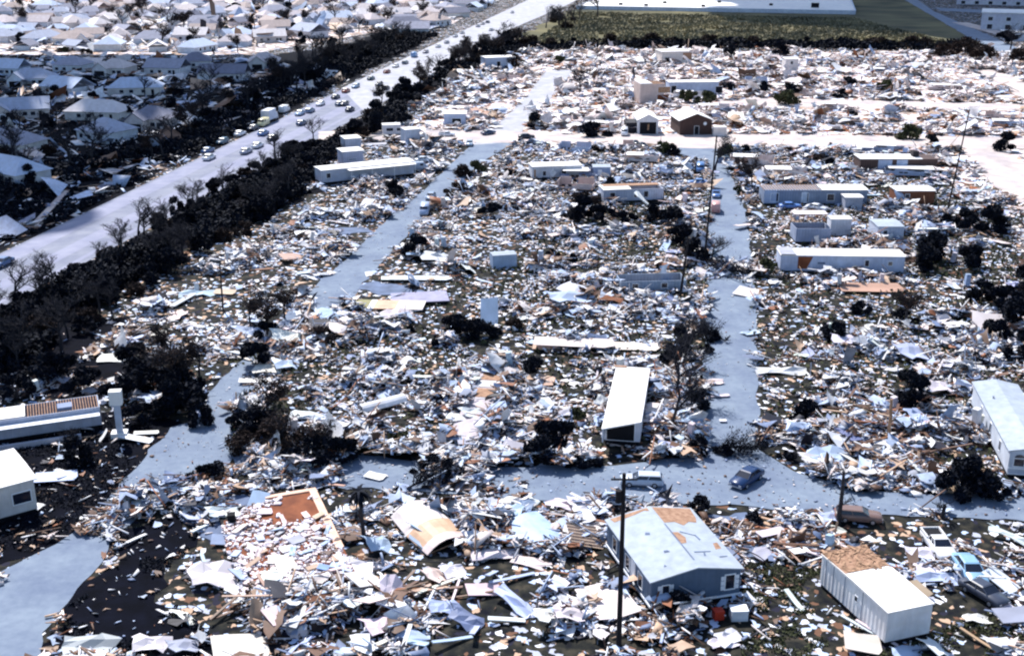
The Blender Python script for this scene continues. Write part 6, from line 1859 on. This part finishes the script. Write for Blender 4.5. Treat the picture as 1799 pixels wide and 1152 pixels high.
tufts('undergrowth', 60000, [(-60, 560), (0, 560), (260, 420), (480, 300), (560, 262), (600, 262), (560, 330), (430, 400), (330, 450), (230, 500), (130, 565), (60, 650), (-60, 700)], M['leaf'], 2.4, .34, 14)
tufts('undergrowth', 30000, [(570, 255), (640, 215), (790, 125), (880, 80), (930, 85), (850, 118), (740, 178), (650, 235), (600, 262)], M['leaf'], 2.6, .5, 18)
tufts('undergrowth', 60000, [(-60, 470), (0, 440), (300, 294), (470, 210), (620, 136), (770, 62), (700, 55), (600, 90), (430, 160), (330, 230), (150, 280), (-60, 330)], M['leaf'], 2.2, .5, 18)
tufts('undergrowth', 9000, [(915, 82), (1300, 79), (1705, 84), (1705, 91), (1300, 86), (915, 90)], M['leaf'], 3.4, .7, 25)
tufts('field_weeds', 30000, [(930, 80), (1010, 24), (1500, 34), (1690, 82)], M['weeds'], .7, .8, 30)
tufts('lawn_weeds', 9000, [(60, 1155), (85, 1110), (215, 945), (310, 880), (335, 960), (280, 1040), (420, 1155)], M['leaf'], .25, .12, 5)
tufts('lawn_weeds', 9000, [(-20, 770), (180, 730), (320, 748), (240, 815), (210, 880), (120, 935), (-20, 1000)], M['leaf'], .25, .13, 5)
tufts('lawn_weeds', 9000, [(1310, 990), (1440, 1000), (1545, 1135), (1799, 1060), (1799, 1160), (1300, 1160)], M['leaf_olive'], .2, .12, 5)
tufts('park_weeds', 26000, [(300, 650), (620, 560), (1240, 300), (1799, 320), (1799, 860), (1300, 800), (600, 800), (420, 800)], M['leaf_olive'], .5, .26, 7)

# ------------------------------------------------------------------ unseen clouds added to shade the left suburb and the upper right
def cloud(poly, alt, label, seed, rad):
    rg = random.Random(seed)
    sh = SUN_DIR * (alt / SUN_DIR.z)
    pg = GP(poly)
    xs, ys = [q[0] for q in pg], [q[1] for q in pg]
    m = MB()
    pts = []
    st = rad * .95
    x = min(xs)
    while x < max(xs):
        y = min(ys)
        while y < max(ys):
            if inpoly(pg, np.array([x]), np.array([y]))[0]:
                pts.append((x, y))
            y += st
        x += st
    n1, n2 = 7, 10
    for (x, y) in pts:
        if seed == 1 and rg.random() < .30:  # gaps in the left cloud let patchy sun through
            continue
        r = rad * rg.uniform(.75, 1.0)
        c = Vector((x + sh.x + rg.uniform(-.2, .2) * rad, y + sh.y + rg.uniform(-.2, .2) * rad, alt + rg.uniform(-.1, .3) * rad))
        rings = []
        for i in range(n1):
            th = math.pi * (i + .3) / (n1 - .4)
            rings.append([c + Vector((r * math.sin(th) * math.cos(2 * math.pi * j / n2), r * math.sin(th) * math.sin(2 * math.pi * j / n2), -r * .7 * math.cos(th))) for j in range(n2)])
        m.loft(rings)
    o = m.build('cloud', M['cloud'], None, None, True)
    return struct(o)


cloud([(-60, 99), (400, 99), (520, 112), (600, 128), (470, 190), (330, 270), (200, 330), (0, 405), (-80, 430)], 320, '', 1, 13)
cloud([(1250, 30), (1620, 60), (1790, 72), (1960, 60), (1960, -20), (1500, -30), (1300, 10)], 320, '', 2, 26)

# ------------------------------------------------------------------ labels from the nearest landmark
def write_labels():
    groups = {}
    for (o, base, x, y, verb) in NAMED_LATER:
        px, py = P(x, y)
        best, bd = None, 1e18
        for (ph, lx, ly) in LANDMARKS:
            qx, qy = P(lx, ly)
            d_ = (qx - px) ** 2 + (2.0 * (qy - py)) ** 2
            if d_ < bd:
                best, bd, q = ph, d_, (qx, qy)
        dx, dy = px - q[0], py - q[1]
        if abs(dx) > abs(dy) * 1.3:
            rel = 'left of' if dx < 0 else 'right of'
        else:
            rel = 'above' if dy < 0 else 'below'
        groups.setdefault((base, rel, best), []).append((bd, o, verb))
    for (base, rel, ph), L_ in groups.items():
        L_.sort(key=lambda q: q[0])
        for i, (_, o, verb) in enumerate(L_):
            if len(L_) == 1:
                o['label'] = '%s %s %s' % (base, rel, ph)
            elif i == 0:
                o['label'] = 'closest %s %s %s' % (base, rel, ph)
            else:
                o['label'] = '%s-closest %s %s %s' % (ordinal(i + 1), base, rel, ph)


write_labels()

# ------------------------------------------------------------------ haze
HAZE = 0.0
if HAZE:
    hm_ = MB().box(-1490, 1490, -30, 2590, -1.0, 66.0)
    mm = bpy.data.materials.new('haze')
    mm.use_nodes = True
    nt = mm.node_tree
    nt.nodes.remove(nt.nodes['Principled BSDF'])
    pv = nt.nodes.new('ShaderNodeVolumePrincipled')
    pv.inputs['Density'].default_value = HAZE
    pv.inputs['Color'].default_value = (.80, .86, 1.0, 1)
    nt.links.new(pv.outputs[0], nt.nodes['Material Output'].inputs['Volume'])
    struct(hm_.build('haze', mm), 'stuff')
